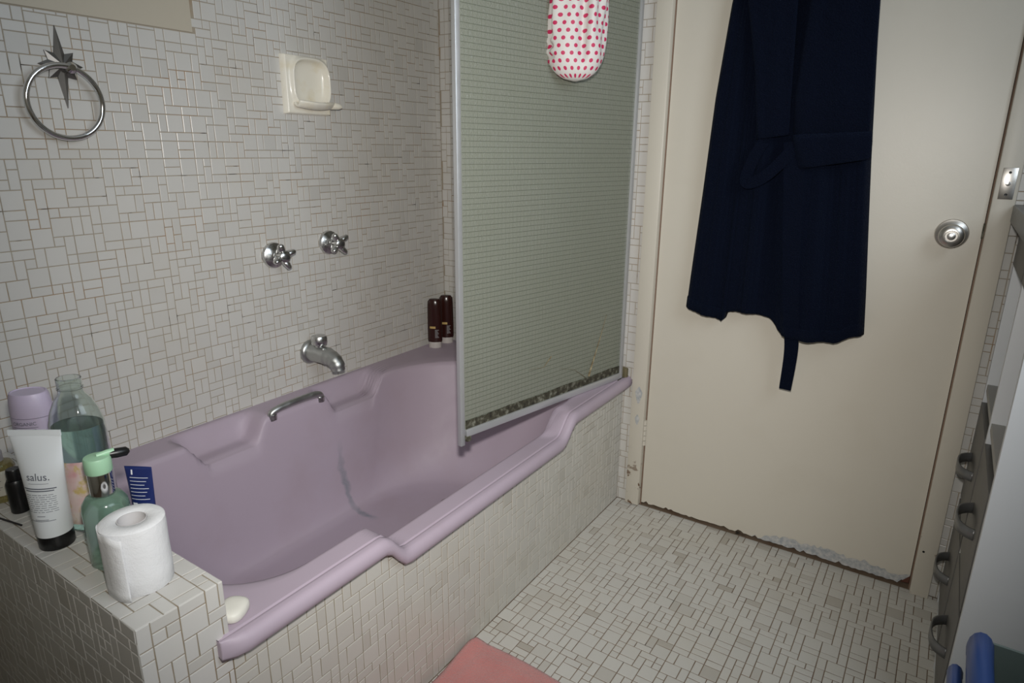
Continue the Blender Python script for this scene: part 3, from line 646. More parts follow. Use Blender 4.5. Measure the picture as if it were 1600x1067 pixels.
# lip: shallow tray curling out of the lower edge, with a small spout horn on the right
V, F = [], []; nu_, nv_ = 24, 10
for j in range(nv_+1):
    for i in range(nu_+1):
        u = -1+2*i/nu_; s_ = j/nv_
        out = 0.022 + 0.044*s_*(1-0.45*abs(u)**2.5) ; zz = -0.052 - 0.010*math.sin(math.pi*s_*0.8) + 0.012*s_**3 + 0.006*abs(u)**2 + (0.006*sst(0.3, 0.7, u)*(1-sst(0.75, 1, u)) if s_ < 0.5 else 0)
        V.append((out, 0.004 + u*0.060, zz))
for j in range(nv_):
    for i in range(nu_): a = j*(nu_+1)+i; F.append((a, a+1, a+nu_+2, a+nu_+1))
lp = mesh('lip', V, F, 'ivory', dish, True); md = lp.modifiers.new('thick', 'SOLIDIFY'); md.thickness = 0.009; md.offset = 0; ms = lp.modifiers.new('sub', 'SUBSURF'); ms.levels = 1; ms.render_levels = 1
tube('horn', [(0.034, 0.050, -0.050), (0.044, 0.066, -0.050), (0.050, 0.078, -0.051), (0.052, 0.086, -0.052)], [0.010, 0.010, 0.0085, 0.004], 'ivory', dish, 14)
# towel ring with star-shaped wall plate
SYC, SZC = -1.196, 1.300
tr = fit_root('towel_ring', SYC, SZC, 'chrome towel ring hanging from a pewter star plate on tiled wall', 'towel ring')
bm = bmesh.new(); pts = []
lens = [(90, 0.074), (45, 0.037), (0, 0.041), (-45, 0.036), (-90, 0.082), (-135, 0.036), (180, 0.041), (135, 0.037)]
for k, (a, L) in enumerate(lens):
    a2 = lens[(k+1) % 8][0]; a2 = a2 if a2 <= a else a2-360
    pts.append((math.radians(a), L)); pts.append((math.radians((a+a2)/2), 0.024))
c0 = bm.verts.new((0.014, 0, 0)); fr_ = [bm.verts.new((0.0045, r*math.cos(a), r*math.sin(a))) for a, r in pts]; bk_ = [bm.verts.new((0.0, r*math.cos(a), r*math.sin(a))) for a, r in pts]
for k in range(16):
    k2 = (k+1) % 16; bm.faces.new((c0, fr_[k], fr_[k2])); bm.faces.new((fr_[k], bk_[k], bk_[k2], fr_[k2]))
frombm('star_plate', bm, 'pewter', tr)
lathe('ring_boss', [(0, 0.008), (0.010, 0.008), (0.0085, 0.024), (0.011, 0.030), (0.011, 0.038), (0.006, 0.043), (0, 0.043)], 'bright', tr, 22, mtx=Matrix.Translation((0, 0.004, -0.006)) @ AX)
RC = Vector((0.030, -0.014, -0.072)); RRD = 0.069
tube('ring', [RC + Vector((0.006*math.sin(a), RRD*math.cos(a), RRD*math.sin(a))) for a in [2*math.pi*k/72 for k in range(72)]], 0.0056, 'bright', tr, 12, closed=True)
# ------------------------------------------------------------------ bottles in the far corner of the tub
def maroon(loc, rz, label, capr=0.019):
    o = empty('shampoo_bottle', loc); o.rotation_euler = (0, 0, rz); tag(o, label, 'bottle', 'dark bottles in the bath corner')
    lathe('cap', [(0, 0), (capr, 0), (capr, 0.017), (capr*0.97, 0.019), (0, 0.019)], 'pearl', o, 28, sy=0.8)
    b = lathe('body', [(0, 0.018), (0.020, 0.018), (0.0215, 0.024), (0.0215, 0.06), (0.021, 0.10), (0.0205, 0.135), (0.0195, 0.150), (0.014, 0.158), (0.0, 0.160)], 'maroon', o, 32, sy=0.62)
    V, F = [], []; bar_vf(V, F, -0.012, 0.006, 0.064, 0.071)
    mesh('gold_mark', wrap(V, lambda u, v: (0.0216*math.sin(u/0.0216-0.1), -0.0216*0.62*math.cos(u/0.0216-0.1)-0.0004, v)), F, 'gold', b)
    V, F = [], []
    for k_ in range(7): bar_vf(V, F, 0.002, 0.014-0.002*(k_ % 3), 0.034+k_*0.004, 0.0355+k_*0.004)
    mesh('small_print', wrap(V, lambda u, v: (0.0216*math.sin(u/0.0216), -0.0216*0.62*math.cos(u/0.0216)-0.0004, v)), F, 'greycap', b)
    o.scale = (1.25, 1.25, 1.14); return o
maroon((0.045, -0.112, TUBZ+0.0085), 0.55, 'front one of two dark maroon upside-down shampoo bottles on the tub corner')
maroon((0.040, -0.040, TUBZ+0.0085), 0.62, 'rear one of two dark maroon upside-down shampoo bottles against the corner')
# ------------------------------------------------------------------ robe on the door
hk = empty('door_hook', (1.19, -0.0005, 1.80)); tag(hk, 'small chrome hook on the cream door holding the robe', 'hook')
lathe('hook_plate', [(0, 0), (0.016, 0), (0.016, 0.003), (0, 0.005)], 'steel', hk, 20, mtx=Matrix.Rotation(math.radians(90), 4, 'X'))
tube('hook_arm', smooth_path([(0, -0.003, 0), (0, -0.02, -0.004), (0, -0.04, -0.008), (0, -0.055, 0.004), (0, -0.058, 0.02)], 5), 0.004, 'steel', hk, 10)
robe = empty('bathrobe', (1.19, -0.03, 1.80)); tag(robe, 'dark navy velour bathrobe hanging on the cream door', 'bathrobe'); RP = part_of(robe)
Ltab = [(0.70, 0.944), (0.80, 0.949), (1.04, 0.963), (1.28, 0.975), (1.51, 0.996), (1.62, 1.02), (1.70, 1.08), (1.775, 1.165)]
Rtab = [(0.69, 1.413), (0.80, 1.402), (1.00, 1.380), (1.13, 1.366), (1.47, 1.333), (1.60, 1.32), (1.70, 1.28), (1.775, 1.215)]
def hem(u):
    a = 0.712 - 0.10*max(0, u)*1.0 if u < 0.245 else 0
    if u < 0.245: return 0.710 - 0.105*u
    if u < 0.26: return 0.686 + 0.026*(u-0.245)/0.015
    if u < 0.50: return 0.712 + 0.006*math.sin((u-0.26)*13)
    if u < 0.60: return 0.712 - 0.034*sst(0.50, 0.60, u)
    if u < 0.86: return 0.676 - 0.006*math.sin((u-0.6)*10)
    return 0.672 + 0.024*sst(0.86, 0.97, u)
nu, nv = 150, 90; V, F = [], []
def rfold(u, z_):
    k = 1 - sst(1.45, 1.72, z_)
    f = 0.012*math.sin(2*math.pi*(u*3.2 + 0.06*z_)) + 0.006*math.sin(2*math.pi*(u*8.3 - 0.12*z_)+1) + 0.0016*math.sin(2*math.pi*u*34)*(1 if u < 0.45 or u > 0.78 else 0.3)
    f += 0.016*sst(0.53, 0.57, u) - 0.012*sst(0.245, 0.262, u)*(1-sst(0.50, 0.54, u))
    return f*(0.45+0.55*k)
for side in (0, 1):
    for j in range(nv+1):
        s_ = j/nv
        for i in range(nu+1):
            u = i/nu; zt_ = 1.775; z_ = zt_ + (hem(u)-zt_)*s_
            x = interp(Ltab, z_)*(1-u) + interp(Rtab, z_)*u
            base = 0.024 + 0.040*math.sqrt(max(0, 1-(2*u-1)**4))*(0.7+0.3*sst(1.7, 0.9, z_) if False else 1)
            y = -(base + rfold(u, z_)*math.sqrt(max(0, 1-(2*u-1)**6))) if side == 0 else -0.016
            V.append((x, min(y, -0.012), z_))
n1 = (nu+1)*(nv+1)
for side in (0, 1):
    for j in range(nv):
        for i in range(nu):
            a = side*n1 + j*(nu+1)+i; q = (a, a+nu+1, a+nu+2, a+1); F.append(q if side == 0 else q[::-1])
for i in range(nu): a = nv*(nu+1)+i; F.append((a, a+n1, a+n1+1, a+1)); F.append((i, i+1, i+1+n1, i+n1))
for j in range(nv): a = j*(nu+1); b = a+nu; F.append((a, a+n1, a+n1+nu+1, a+nu+1)); F.append((b, b+nu+1, b+nu+1+n1, b+n1))
RP(mesh('robe_body', V, F, 'navy', None, True))
# stitched hem bands
def surf(u, z_, lift):
    x = interp(Ltab, z_)*(1-u) + interp(Rtab, z_)*u
    base = 0.024 + 0.040*math.sqrt(max(0, 1-(2*u-1)**4))
    return (x, -(base + rfold(u, z_)*math.sqrt(max(0, 1-(2*u-1)**6))) - lift, z_)
for (ua, ub) in ((0.004, 0.243), (0.60, 0.993)):
    V, F = [], []; n = 40
    for i in range(n+1):
        u = ua+(ub-ua)*i/n; h0 = hem(u)
        for (dz, lf) in ((-0.001, 0.0), (0.0, 0.004), (0.028, 0.0045), (0.031, 0.0)): V.append(surf(u, h0+dz, lf))
    for i in range(n):
        for k_ in range(3): a = 4*i+k_; F.append((a, a+1, a+5, a+4))
    RP(mesh('hem', V, F, 'navy', None, True))
# sleeve hanging down the front, with a turned-back cuff
def loft(name, secs, m, n=40, yfold=0.0):
    V, F = [], []
    for (x0, x1, z0, z1, yb, th) in secs:            # flattened section between two end points
        for k in range(n):
            a = 2*math.pi*k/n; cu = math.cos(a); sn = math.sin(a)
            s_ = 0.5+0.5*math.copysign(abs(cu)**0.6, cu)
            fold_ = 0.004*math.sin(s_*13+z0*5)
            V.append((x0+(x1-x0)*s_, -(yb + th*0.5 + th*0.5*math.copysign(abs(sn)**0.8, sn) + (fold_ if sn > 0 else 0)), z0+(z1-z0)*s_))
    for j in range(len(secs)-1):
        for k in range(n): F.append((j*n+k, j*n+(k+1) % n, (j+1)*n+(k+1) % n, (j+1)*n+k))
    F.append(tuple(reversed(range(n)))); F.append(tuple((len(secs)-1)*n+k for k in range(n)))
    o = mesh(name, V, F, m, None, True)
    bm = bmesh.new(); bm.from_mesh(o.data); bmesh.ops.recalc_face_normals(bm, faces=bm.faces); bm.to_mesh(o.data); bm.free()
    return RP(o)
loft('sleeve', [(1.205, 1.325, 1.68, 1.66, 0.062, 0.035), (1.20, 1.337, 1.55, 1.53, 0.068, 0.038), (1.193, 1.348, 1.40, 1.39, 0.07, 0.038), (1.188, 1.357, 1.27, 1.265, 0.07, 0.036), (1.196, 1.362, 1.17, 1.175, 0.07, 0.034)], 'navy')
loft('cuff', [(1.192, 1.366, 1.185, 1.192, 0.066, 0.044), (1.197, 1.369, 1.165, 1.175, 0.064, 0.049), (1.214, 1.371, 1.112, 1.136, 0.064, 0.049), (1.218, 1.370, 1.104, 1.130, 0.067, 0.042)], 'navy')
loft('sleeve', [(1.015, 1.15, 1.66, 1.68, 0.055, 0.03), (1.05, 1.165, 1.50, 1.50, 0.062, 0.03), (1.085, 1.175, 1.33, 1.33, 0.066, 0.028), (1.102, 1.182, 1.20, 1.195, 0.066, 0.026), (1.104, 1.182, 1.175, 1.185, 0.066, 0.022)], 'navy')
def ribbon(name, pts, wid, th, m):
    pts = smooth_path(pts, 8); V, F = [], []
    for i, q in enumerate(pts):
        d = (pts[min(i+1, len(pts)-1)] - pts[max(i-1, 0)]).normalized(); s_ = Vector((d.z, 0, -d.x))
        if s_.length < 0.2: s_ = Vector((1, 0, 0))
        s_.normalize(); w_ = wid[0] + (wid[1]-wid[0])*i/(len(pts)-1)
        for (a, b) in ((-1, 0), (1, 0), (1, 1), (-1, 1)): V.append(q + s_*(a*w_/2) + Vector((0, -th*b, 0)))
    for i in range(len(pts)-1):
        for k in range(4): F.append((4*i+k, 4*i+(k+1) % 4, 4*i+4+(k+1) % 4, 4*i+4+k))
    F.append((3, 2, 1, 0)); b = 4*(len(pts)-1); F.append((b, b+1, b+2, b+3))
    o = mesh(name, V, F, m, None); return RP(o)
ribbon('belt', [(1.20, -0.088, 1.17), (1.212, -0.092, 1.05), (1.226, -0.094, 0.90), (1.244, -0.092, 0.74), (1.253, -0.072, 0.64), (1.249, -0.060, 0.522)], (0.050, 0.030), 0.005, 'navy')
ribbon('belt', [(1.205, -0.090, 1.16), (1.175, -0.094, 1.12), (1.140, -0.092, 1.085), (1.108, -0.088, 1.068), (1.090, -0.082, 1.075), (1.105, -0.080, 1.13), (1.125, -0.078, 1.17)], (0.030, 0.028), 0.005, 'navy')
tube('hanging_loop', smooth_path([(1.172, -0.035, 1.765), (1.18, -0.045, 1.79), (1.19, -0.0415, 1.797), (1.20, -0.045, 1.79), (1.208, -0.035, 1.765)], 5), 0.0028, 'navy', None, 8); RP(C.objects[-1]) if False else RP(bpy.data.objects['hanging_loop'])
# ------------------------------------------------------------------ vanity / shelving unit by the door
CX = 1.686
cab = empty('vanity_cabinet', (1.92, -0.30, 0)); tag(cab, 'white vanity cabinet with grey drawers and open shelves beside the door', 'cabinet'); CP = part_of(cab)
XB = XR-0.004
PY = (-0.004, -0.285, -0.557)
for k, y in enumerate(PY):
    CP(box('side_panel' if k != 1 else 'divider', (CX, y-0.016, 0.0), (XB, y, 0.985), 'white', None, bev=0.001))
CP(box('back_panel', (XB-0.010, -0.557, 0.02), (XB-0.002, -0.02, 0.985), 'white'))
CP(box('plinth', (CX+0.002, -0.557, 0.0), (CX+0.014, -0.02, 0.045), 'white'))
CP(box('worktop', (1.662, -0.60, 0.996), (XB, -0.004, 1.036), 'counter', None, bev=0.003))
for (ya, yb) in ((-0.0205, -0.2845), (-0.3015, -0.5565)):
    CP(box('shelf', (CX+0.002, yb, 0.600), (XB-0.01, ya, 0.616), 'greyshelf'))
    CP(box('drawer_front', (CX-0.002, yb+0.002, 0.905), (CX+0.012, ya-0.002, 0.985), 'greyfront', None, bev=0.001))
    for (z0, z1, pull) in ((0.325, 0.572, 0.0 if ya > -0.1 else 0.012), (0.052, 0.312, 0.0)):
        xf = CX-0.002
        d = CP(box('drawer', (xf, yb+0.003, z0), (xf+0.016, ya-0.003, z1), 'greyfront', None, bev=0.001))
        bm = bmesh.new()
        for a, b in (((xf+0.016, yb+0.012, z0+0.01), (XB-0.03, yb+0.022, z1-0.05)), ((xf+0.016, ya-0.022, z0+0.01), (XB-0.03, ya-0.012, z1-0.05)), ((xf+0.016, yb+0.022, z0+0.01), (XB-0.03, ya-0.022, z0+0.016))): box_bm(bm, a, b)
        bx_ = frombm('drawer_box', bm, 'greyshelf', d); bx_.matrix_parent_inverse = Matrix.Identity(4)
        ym = (ya+yb)/2; zc = z0 + (z1-z0)*0.52 if z0 > 0.2 else z0+(z1-z0)*0.50
        V, F = [], []
        arcp = [(xf+0.001, -0.060), (xf-0.012, -0.052), (xf-0.024, -0.034), (xf-0.028, 0.0), (xf-0.024, 0.034), (xf-0.012, 0.052), (xf+0.001, 0.060)]
        arcp = smooth_path([(a, b, 0) for a, b in arcp], 4)
        for q in arcp: V += [(q.x, ym+q.y, zc-0.011), (q.x, ym+q.y, zc+0.011)]
        F = [(2*i, 2*i+1, 2*i+3, 2*i+2) for i in range(len(arcp)-1)]
        h = mesh('handle', V, F, 'handle', d, True); h.matrix_parent_inverse = Matrix.Identity(4); md = h.modifiers.new('t', 'SOLIDIFY'); md.thickness = 0.004; md.offset = 0
tc = lathe('terracotta_holder', [(0, 0), (0.030, 0), (0.031, 0.004), (0.026, 0.020), (0.017, 0.050), (0.0135, 0.066), (0.016, 0.074), (0.024, 0.084), (0.027, 0.098), (0.027, 0.102), (0.0245, 0.102), (0.021, 0.090), (0.010, 0.080), (0, 0.079)], 'terra', None, 32)
tc.location = (1.742, -0.475, 0.616); tag(tc, 'waisted terracotta holder standing on the open shelf of the vanity', 'holder')
# blue rimmed storage tub in front of the vanity
bx0, bx1, by0, by1, bz = 1.690, 2.06, -1.14, -0.775, 0.43
bin_ = empty('storage_tub', ((bx0+bx1)/2, (by0+by1)/2, 0)); tag(bin_, 'smoky plastic storage tub with blue rim in front of the white cabinet', 'storage tub'); BP = part_of(bin_)
bm = bmesh.new()
for a, b in (((bx0, by0, 0), (bx1, by1, 0.006)), ((bx0, by0, 0.006), (bx0+0.005, by1, bz-0.03)), ((bx1-0.005, by0, 0.006), (bx1, by1, bz-0.03)), ((bx0+0.005, by0, 0.006), (bx1-0.005, by0+0.005, bz-0.03)), ((bx0+0.005, by1-0.005, 0.006), (bx1-0.005, by1, bz))): box_bm(bm, a, b)
BP(frombm('tub_body', bm, 'smoke'))
def rimloop(o_, z_):
    return [(x, y, z_) for x, y in rrect((bx0-o_), (bx1+o_), by0-o_, by1-0.004, (0.03, 0.03, 0.02, 0.03), 10, 10, 5)]
V, F = tube_vf([(bx0+0.004, by0, bz-0.02), (bx0+0.004, by1-0.06, bz-0.012), (bx0+0.004, by1-0.02, bz-0.004), (bx0+0.006, by1-0.004, bz-0.022)], 0.017, 14, flat=1.5)
BP(mesh('rim', V, F, 'bluepl', None, True))
V, F = tube_vf([(bx1-0.004, by0, bz-0.02), (bx1-0.004, by1-0.02, bz-0.014)], 0.017, 14, flat=1.5); BP(mesh('rim', V, F, 'bluepl', None, True))
V, F = tube_vf([(bx0-0.020, by0+0.05, bz-0.05), (bx0-0.022, by1-0.10, bz-0.045), (bx0-0.022, by1-0.05, bz-0.042), (bx0-0.018, by1-0.028, bz-0.06)], 0.010, 12, flat=1.6)
BP(mesh('clip', V, F, 'bluepl', None, True))
# ------------------------------------------------------------------ pink bath mat
V, F = [], []; nx_, ny_ = 70, 60; mx0, mx1, my0, my1 = 0.757, 1.26, -1.42, -0.822; rng = random.Random(12)
def mat_top(u, v):
    e = min(u*0.503, (1-u)*0.503, v*0.598, (1-v)*0.598)
    return 0.003 + 0.011*sst(0, 0.014, e) + 0.003*math.sin(u*9+v*5)*sst(0, 0.05, e) + 0.0035*math.exp(-((e-0.05)/0.01)**2) + 0.014*math.exp(-(u*0.503/0.02)**2)*sst(0.75, 0.98, v)
for sgn in (1, 0):
    for j in range(ny_+1):
        for i in range(nx_+1):
            u, v = i/nx_, j/ny_
            x, y = mx0+(mx1-mx0)*u, my0+(my1-my0)*v
            cxr, cyr = 0.025, 0.025
            dx_, dy_ = (x-mx0), (my1-y)
            if dx_ < cxr and dy_ < cyr:
                a_, b_ = (cxr-dx_)/cxr, (cyr-dy_)/cyr; l_ = max(a_, b_); h_ = math.hypot(a_, b_)
                if h_ > 0: k_ = l_/h_; x = mx0 + cxr - a_*cxr*k_; y = my1 - cyr + b_*cyr*k_
            V.append((x, y + 0.006*math.sin(u*7), (mat_top(u, v) + 0.0012*rng.random()) if sgn else 0.0006))
n1 = (nx_+1)*(ny_+1)
for j in range(ny_):
    for i in range(nx_):
        a = j*(nx_+1)+i; F.append((a, a+1, a+nx_+2, a+nx_+1)); F.append((a+n1, a+n1+nx_+1, a+n1+nx_+2, a+n1+1))
for i in range(nx_):
    for (a, b) in ((i, i+1), (ny_*(nx_+1)+i+1, ny_*(nx_+1)+i)): F.append((b, a, a+n1, b+n1))
for j in range(ny_):
    for (a, b) in (((j+1)*(nx_+1), j*(nx_+1)), (j*(nx_+1)+nx_, (j+1)*(nx_+1)+nx_)): F.append((b, a, a+n1, b+n1))
bmat = mesh('bath_mat', V, F, 'pinkmat', None, True); tag(bmat, 'pink towelling bath mat on the tiled floor against the bath panel', 'bath mat')
# ------------------------------------------------------------------ toiletries on the ledge
ZT = ZL
# toilet roll
roll = empty('toilet_roll', (0.653, -1.4885, ZT)); tag(roll, 'white toilet paper roll at the front end of the tiled ledge', 'toilet roll')
R0 = 0.0425; V, F = lathe_vf([(0.0195, 0.001), (R0-0.002, 0.0), (R0, 0.002), (R0+0.0006, 0.03), (R0, 0.06), (R0+0.0005, 0.09), (R0, 0.101), (R0-0.003, 0.1035), (0.021, 0.1030), (0.0195, 0.1015), (0.0195, 0.001)], 64)
V = [(x*(1+0.012*math.sin(3*math.atan2(y, x)+1)), y*(1+0.012*math.sin(3*math.atan2(y, x)+1)), z_) for x, y, z_ in V]
rb = mesh('paper', V, F, 'paper', roll, True); rb.data.set_sharp_from_angle(angle=math.radians(45))
lathe('core', [(0.0193, 0.001), (0.0193, 0.1025), (0.0180, 0.1025), (0.0180, 0.001), (0.0193, 0.001)], 'card', roll, 40)
V, F = [], []; nn = 30
a0 = math.radians(-5); a1 = math.radians(-128)
for i in range(nn+1):
    s_ = i/nn
    a = math.radians(-130) + (math.radians(-42)-math.radians(-130))*s_
    r = R0 + 0.0012 + 0.0075*sst(0.45, 1.0, s_)
    for j in range(9):
        v = j/8; V.append((r*math.cos(a), r*math.sin(a), 0.0005 + 0.100*v + (0.002*math.sin(s_*11)*v)))
for i in range(nn):
    for j in range(8): q = i*9+j; F.append((q, q+9, q+10, q+1))
sh = mesh('loose_sheet', V, F, 'paper', roll, True); md = sh.modifiers.new('t', 'SOLIDIFY'); md.thickness = 0.0006
# white squeeze tube on its cap
tb = empty('squeeze_tube', (0.447, -1.5145, ZT)); tb.rotation_euler = (0, 0, 0.62)
tag(tb, 'tall white squeeze tube standing on a black cap on the ledge', 'tube')
lathe('cap', [(0, 0), (0.0238, 0), (0.0247, 0.002), (0.0249, 0.024), (0, 0.024)], 'black', tb, 36)
def tsec(s_):   # half width, half thickness along the tube
    return 0.0244 + 0.0146*s_**1.15, 0.0244*(1-s_**1.35)+0.0012
V, F = [], []; n = 48; nz = 24; TH = 0.188
for j in range(nz+1):
    s_ = j/nz; a_, b_ = tsec(s_)
    for k in range(n): q = 2*math.pi*k/n; V.append((a_*math.cos(q), b_*math.sin(q), 0.024 + (TH-0.024)*s_))
for j in range(nz):
    for k in range(n): F.append((j*n+k, j*n+(k+1) % n, (j+1)*n+(k+1) % n, (j+1)*n+k))
F.append(tuple(reversed(range(n)))); F.append(tuple(nz*n+k for k in range(n)))
tbody = mesh('tube_body', V, F, 'tubewhite', tb, True); tbody.data.set_sharp_from_angle(angle=math.radians(60))
box('crimp', (-0.0390, -0.0014, TH-0.001), (0.0390, 0.0014, TH+0.008), 'tubewhite', tbody)
def ontube(u, v):
    s_ = (v-0.024)/(TH-0.024); a_, b_ = tsec(s_); cs = max(-0.98, min(0.98, u/a_))
    return (u, -b_*math.sqrt(1-cs*cs)-0.0005, v)
V, F = text_vf('salus.', 0.0165); V = [(x, y+0.118, 0) for x, y, _ in V]
mesh('lettering', wrap(V, ontube), F, 'ink', tbody)
V, F = [], []; bar_vf(V, F, -0.015, 0.015, 0.1125, 0.1130)
rng = random.Random(1)
for (yy, w_, th) in ((0.1040, 0.024, 0.0016), (0.1005, 0.021, 0.0016)): bar_vf(V, F, -w_, w_, yy, yy+th, 12)
for k in range(9):
    x = -0.022+0.002*rng.random()
    while x < 0.020:
        l_ = 0.003+0.007*rng.random(); bar_vf(V, F, x, min(0.0225, x+l_), 0.0945-k*0.0034, 0.0952-k*0.0034, 2); x += l_+0.0016
for (yy, w_) in ((0.0605, 0.006), (0.0545, 0.010), (0.0525, 0.018)): bar_vf(V, F, -w_, w_, yy, yy+0.0008, 6)
mesh('small_print', wrap(V, ontube), F, 'ink', tbody)
# large clear bottle, half full of teal liquid
bo = empty('mouthwash_bottle', (0.432, -1.4505, ZT)); bo.rotation_euler = (0, 0, 0.5); tag(bo, 'large clear capless bottle half full of teal liquid on the ledge', 'bottle')
bp_ = [(0.036, 0.0), (0.0405, 0.006), (0.0415, 0.03), (0.0415, 0.165), (0.040, 0.185), (0.035, 0.205), (0.027, 0.222), (0.020, 0.231), (0.0185, 0.236), (0.0185, 0.240), (0.0195, 0.241), (0.0195, 0.243), (0.0185, 0.244), (0.0185, 0.258), (0.0175, 0.259)]
inner = [(max(0.001, r-0.0016), max(0.003, z_)) for r, z_ in reversed(bp_[1:])]
lathe('bottle_body', [(0, 0.0)] + bp_ + inner[:-1] + [(0.036, 0.003), (0, 0.003)], 'clear', bo, 48, sx=1.0, sy=0.88)
lathe('liquid', [(0, 0.0042), (0.034, 0.0042), (0.0385, 0.008), (0.0388, 0.03), (0.0388, 0.168), (0.0375, 0.180), (0, 0.180)], 'mouthwash', bo, 40, sy=0.87)
V, F = [], []
for i in range(29):
    a = math.radians(-150 + 110*i/28)
    V += [(0.0421*math.cos(a), 0.0421*0.88*math.sin(a), 0.018), (0.0421*math.cos(a), 0.0421*0.88*math.sin(a), 0.128)]
mesh('label', V, [(2*i, 2*i+2, 2*i+3, 2*i+1) for i in range(28)], 'label', bo, True)['label'] = 'pink floral label'
# green pump bottle
pu = empty('pump_bottle', (0.566, -1.484, ZT)); tag(pu, 'green translucent pump bottle with chrome collar beside the toilet roll', 'pump bottle')
lathe('bottle_body', [(0, 0), (0.029, 0), (0.0315, 0.004), (0.0315, 0.090), (0.030, 0.100), (0.024, 0.110), (0.0180, 0.113), (0, 0.113)], 'greengl', pu, 40)
lathe('collar', [(0, 0.112), (0.0162, 0.112), (0.0165, 0.114), (0.0165, 0.147), (0.016, 0.149), (0, 0.149)], 'bright', pu, 36)
ph = lathe('pump_head', [(0, 0.149), (0.0172, 0.149), (0.0182, 0.151), (0.0182, 0.170), (0.017, 0.173), (0.008, 0.1745), (0, 0.1745)], 'mint', pu, 36)
tube('spout', [(0.0, 0.0, 0.1735), (0.004, 0.014, 0.1755), (0.006, 0.022, 0.1755)], [0.004, 0.0045, 0.0045], 'mint', ph, 12)
tube('nozzle', [(0.004, 0.016, 0.1715), (0.007, 0.025, 0.171), (0.010, 0.037, 0.170), (0.011, 0.041, 0.170)], [0.0065, 0.0075, 0.0070, 0.003], 'black', ph, 14, flat=1.0)['label'] = 'black nozzle tip'
# navy tube
nt = empty('navy_tube', (0.578, -1.4355, ZT)); nt.rotation_euler = (0, 0, 0.52); tag(nt, 'small navy squeeze tube with white print behind the pump bottle', 'tube')
lathe('cap', [(0, 0), (0.0115, 0), (0.012, 0.001), (0.012, 0.018), (0, 0.018)], 'greycap', nt, 28)
V, F = [], []
for j in range(nz+1):
    s_ = j/nz; a_, b_ = 0.0135+0.0085*s_**0.8, 0.0125*(1-s_**1.3)+0.0009
    for k in range(n): q = 2*math.pi*k/n; V.append((a_*math.cos(q), b_*math.sin(q), 0.018+0.122*s_))
for j in range(nz):
    for k in range(n): F.append((j*n+k, j*n+(k+1) % n, (j+1)*n+(k+1) % n, (j+1)*n+k))
F.append(tuple(reversed(range(n)))); F.append(tuple(nz*n+k for k in range(n)))
nb = mesh('tube_body', V, F, 'navytube', nt, True)
def onnavy(u, v):
    s_ = (v-0.018)/0.122; a_, b_ = 0.0135+0.0085*s_**0.8, 0.0125*(1-s_**1.3)+0.0009; cs = max(-0.97, min(0.97, u/a_)); return (u, -b_*math.sqrt(1-cs*cs)-0.0004, v)
V, F = [], []; bar_vf(V, F, -0.011, -0.0085, 0.127, 0.135, 2)
for k in range(7): bar_vf(V, F, -0.014, 0.015-0.003*(k % 3), 0.122-k*0.0058, 0.1228-k*0.0058, 4)
bar_vf(V, F, -0.012, -0.004, 0.078, 0.0815, 2)
for k in range(4): bar_vf(V, F, -0.010, 0.012, 0.072-k*0.004, 0.0726-k*0.004, 4)
mesh('small_print', wrap(V, onnavy), F, 'whiteink', nb)
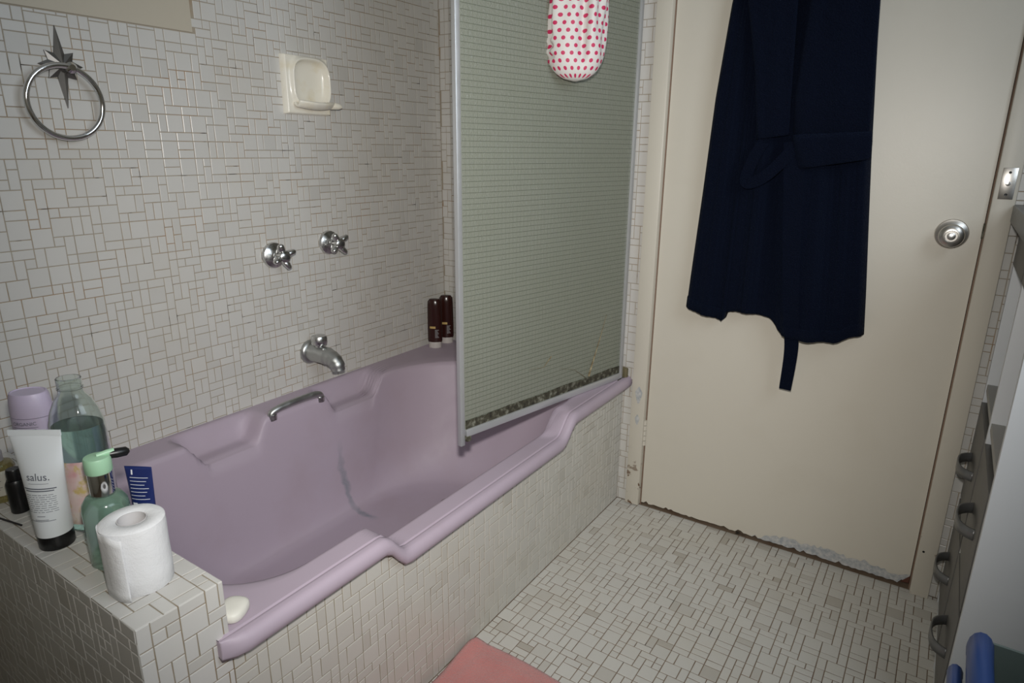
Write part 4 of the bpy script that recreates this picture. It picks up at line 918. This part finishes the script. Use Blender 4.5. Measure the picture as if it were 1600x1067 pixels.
# lilac bottle
li = empty('lilac_bottle', (0.272, -1.455, ZT)); li.rotation_euler = (0, 0, 0.55); tag(li, 'lilac shampoo bottle with flat cap behind the white tube, near the wall', 'bottle')
lb = lathe('bottle_body', [(0, 0), (0.030, 0), (0.033, 0.005), (0.0345, 0.06), (0.0345, 0.13), (0.0342, 0.160), (0, 0.160)], 'lilac', li, 40, sy=0.8)
lathe('cap', [(0, 0.161), (0.0342, 0.161), (0.0338, 0.175), (0.0318, 0.196), (0.0295, 0.202), (0.0272, 0.2025), (0.026, 0.2010), (0, 0.2010)], 'lilac', li, 40, sy=0.8)
def onlil(u, v): return (0.0349*math.sin(u/0.0349), -0.0349*0.8*math.cos(u/0.0349)-0.0005, v)
V, F = text_vf('ORGANIC', 0.0088); V = [(x+0.004, y+0.149, 0) for x, y, _ in V]
mesh('lettering', wrap(V, onlil), F, 'ink', lb)
V, F = [], []
for k in range(8): bar_vf(V, F, -0.018, 0.026-0.004*(k % 3), 0.1445-k*0.0034, 0.1453-k*0.0034, 10)
mesh('small_print', wrap(V, onlil), F, 'ink', lb)
# small jar with pump at the far left
ja = empty('small_lotion_bottle', (0.212, -1.5035, ZT)); ja.rotation_euler = (0, 0, 0.6); tag(ja, 'small amber-based lotion bottle with cream label at the wall end of the ledge', 'bottle')
jb = lathe('bottle_body', [(0, 0), (0.0225, 0), (0.0245, 0.004), (0.0245, 0.062), (0.021, 0.069), (0.011, 0.073), (0, 0.073)], 'amber', ja, 36)
V, F = lathe_vf([(0.0249, 0.014), (0.0249, 0.060)], 36); mesh('label', V, F, 'cream', ja, True)
V, F = [], []
for k in range(9): bar_vf(V, F, -0.016, 0.018-0.003*(k % 3), 0.054-k*0.004, 0.0548-k*0.004, 8)
mesh('small_print', wrap(V, lambda u, v: (0.0253*math.sin(u/0.0253), -0.0253*math.cos(u/0.0253), v)), F, 'ink', jb)
lathe('dropper_cap', [(0, 0.073), (0.0105, 0.073), (0.0105, 0.090), (0.007, 0.094), (0.006, 0.104), (0, 0.105)], 'greycap', ja, 24)
bb = empty('black_bottle', (0.287, -1.505, ZT)); tag(bb, 'small black bottle half hidden behind the white squeeze tube', 'bottle')
lathe('bottle_body', [(0, 0), (0.0135, 0), (0.0145, 0.002), (0.0145, 0.055), (0.012, 0.060), (0, 0.060)], 'black', bb, 28)
lathe('cap', [(0, 0.060), (0.0105, 0.060), (0.0105, 0.078), (0.0095, 0.080), (0, 0.080)], 'black', bb, 24)
pin = tube('hair_pin', [(0.268, -1.5425, ZT+0.0018), (0.300, -1.536, ZT+0.0018), (0.345, -1.5265, ZT+0.0018)], 0.0016, 'hair', None, 8)
tag(pin, 'thin dark hair pin lying on the ledge beside the white tube', 'hair pin')
bpy.context.view_layer.update()
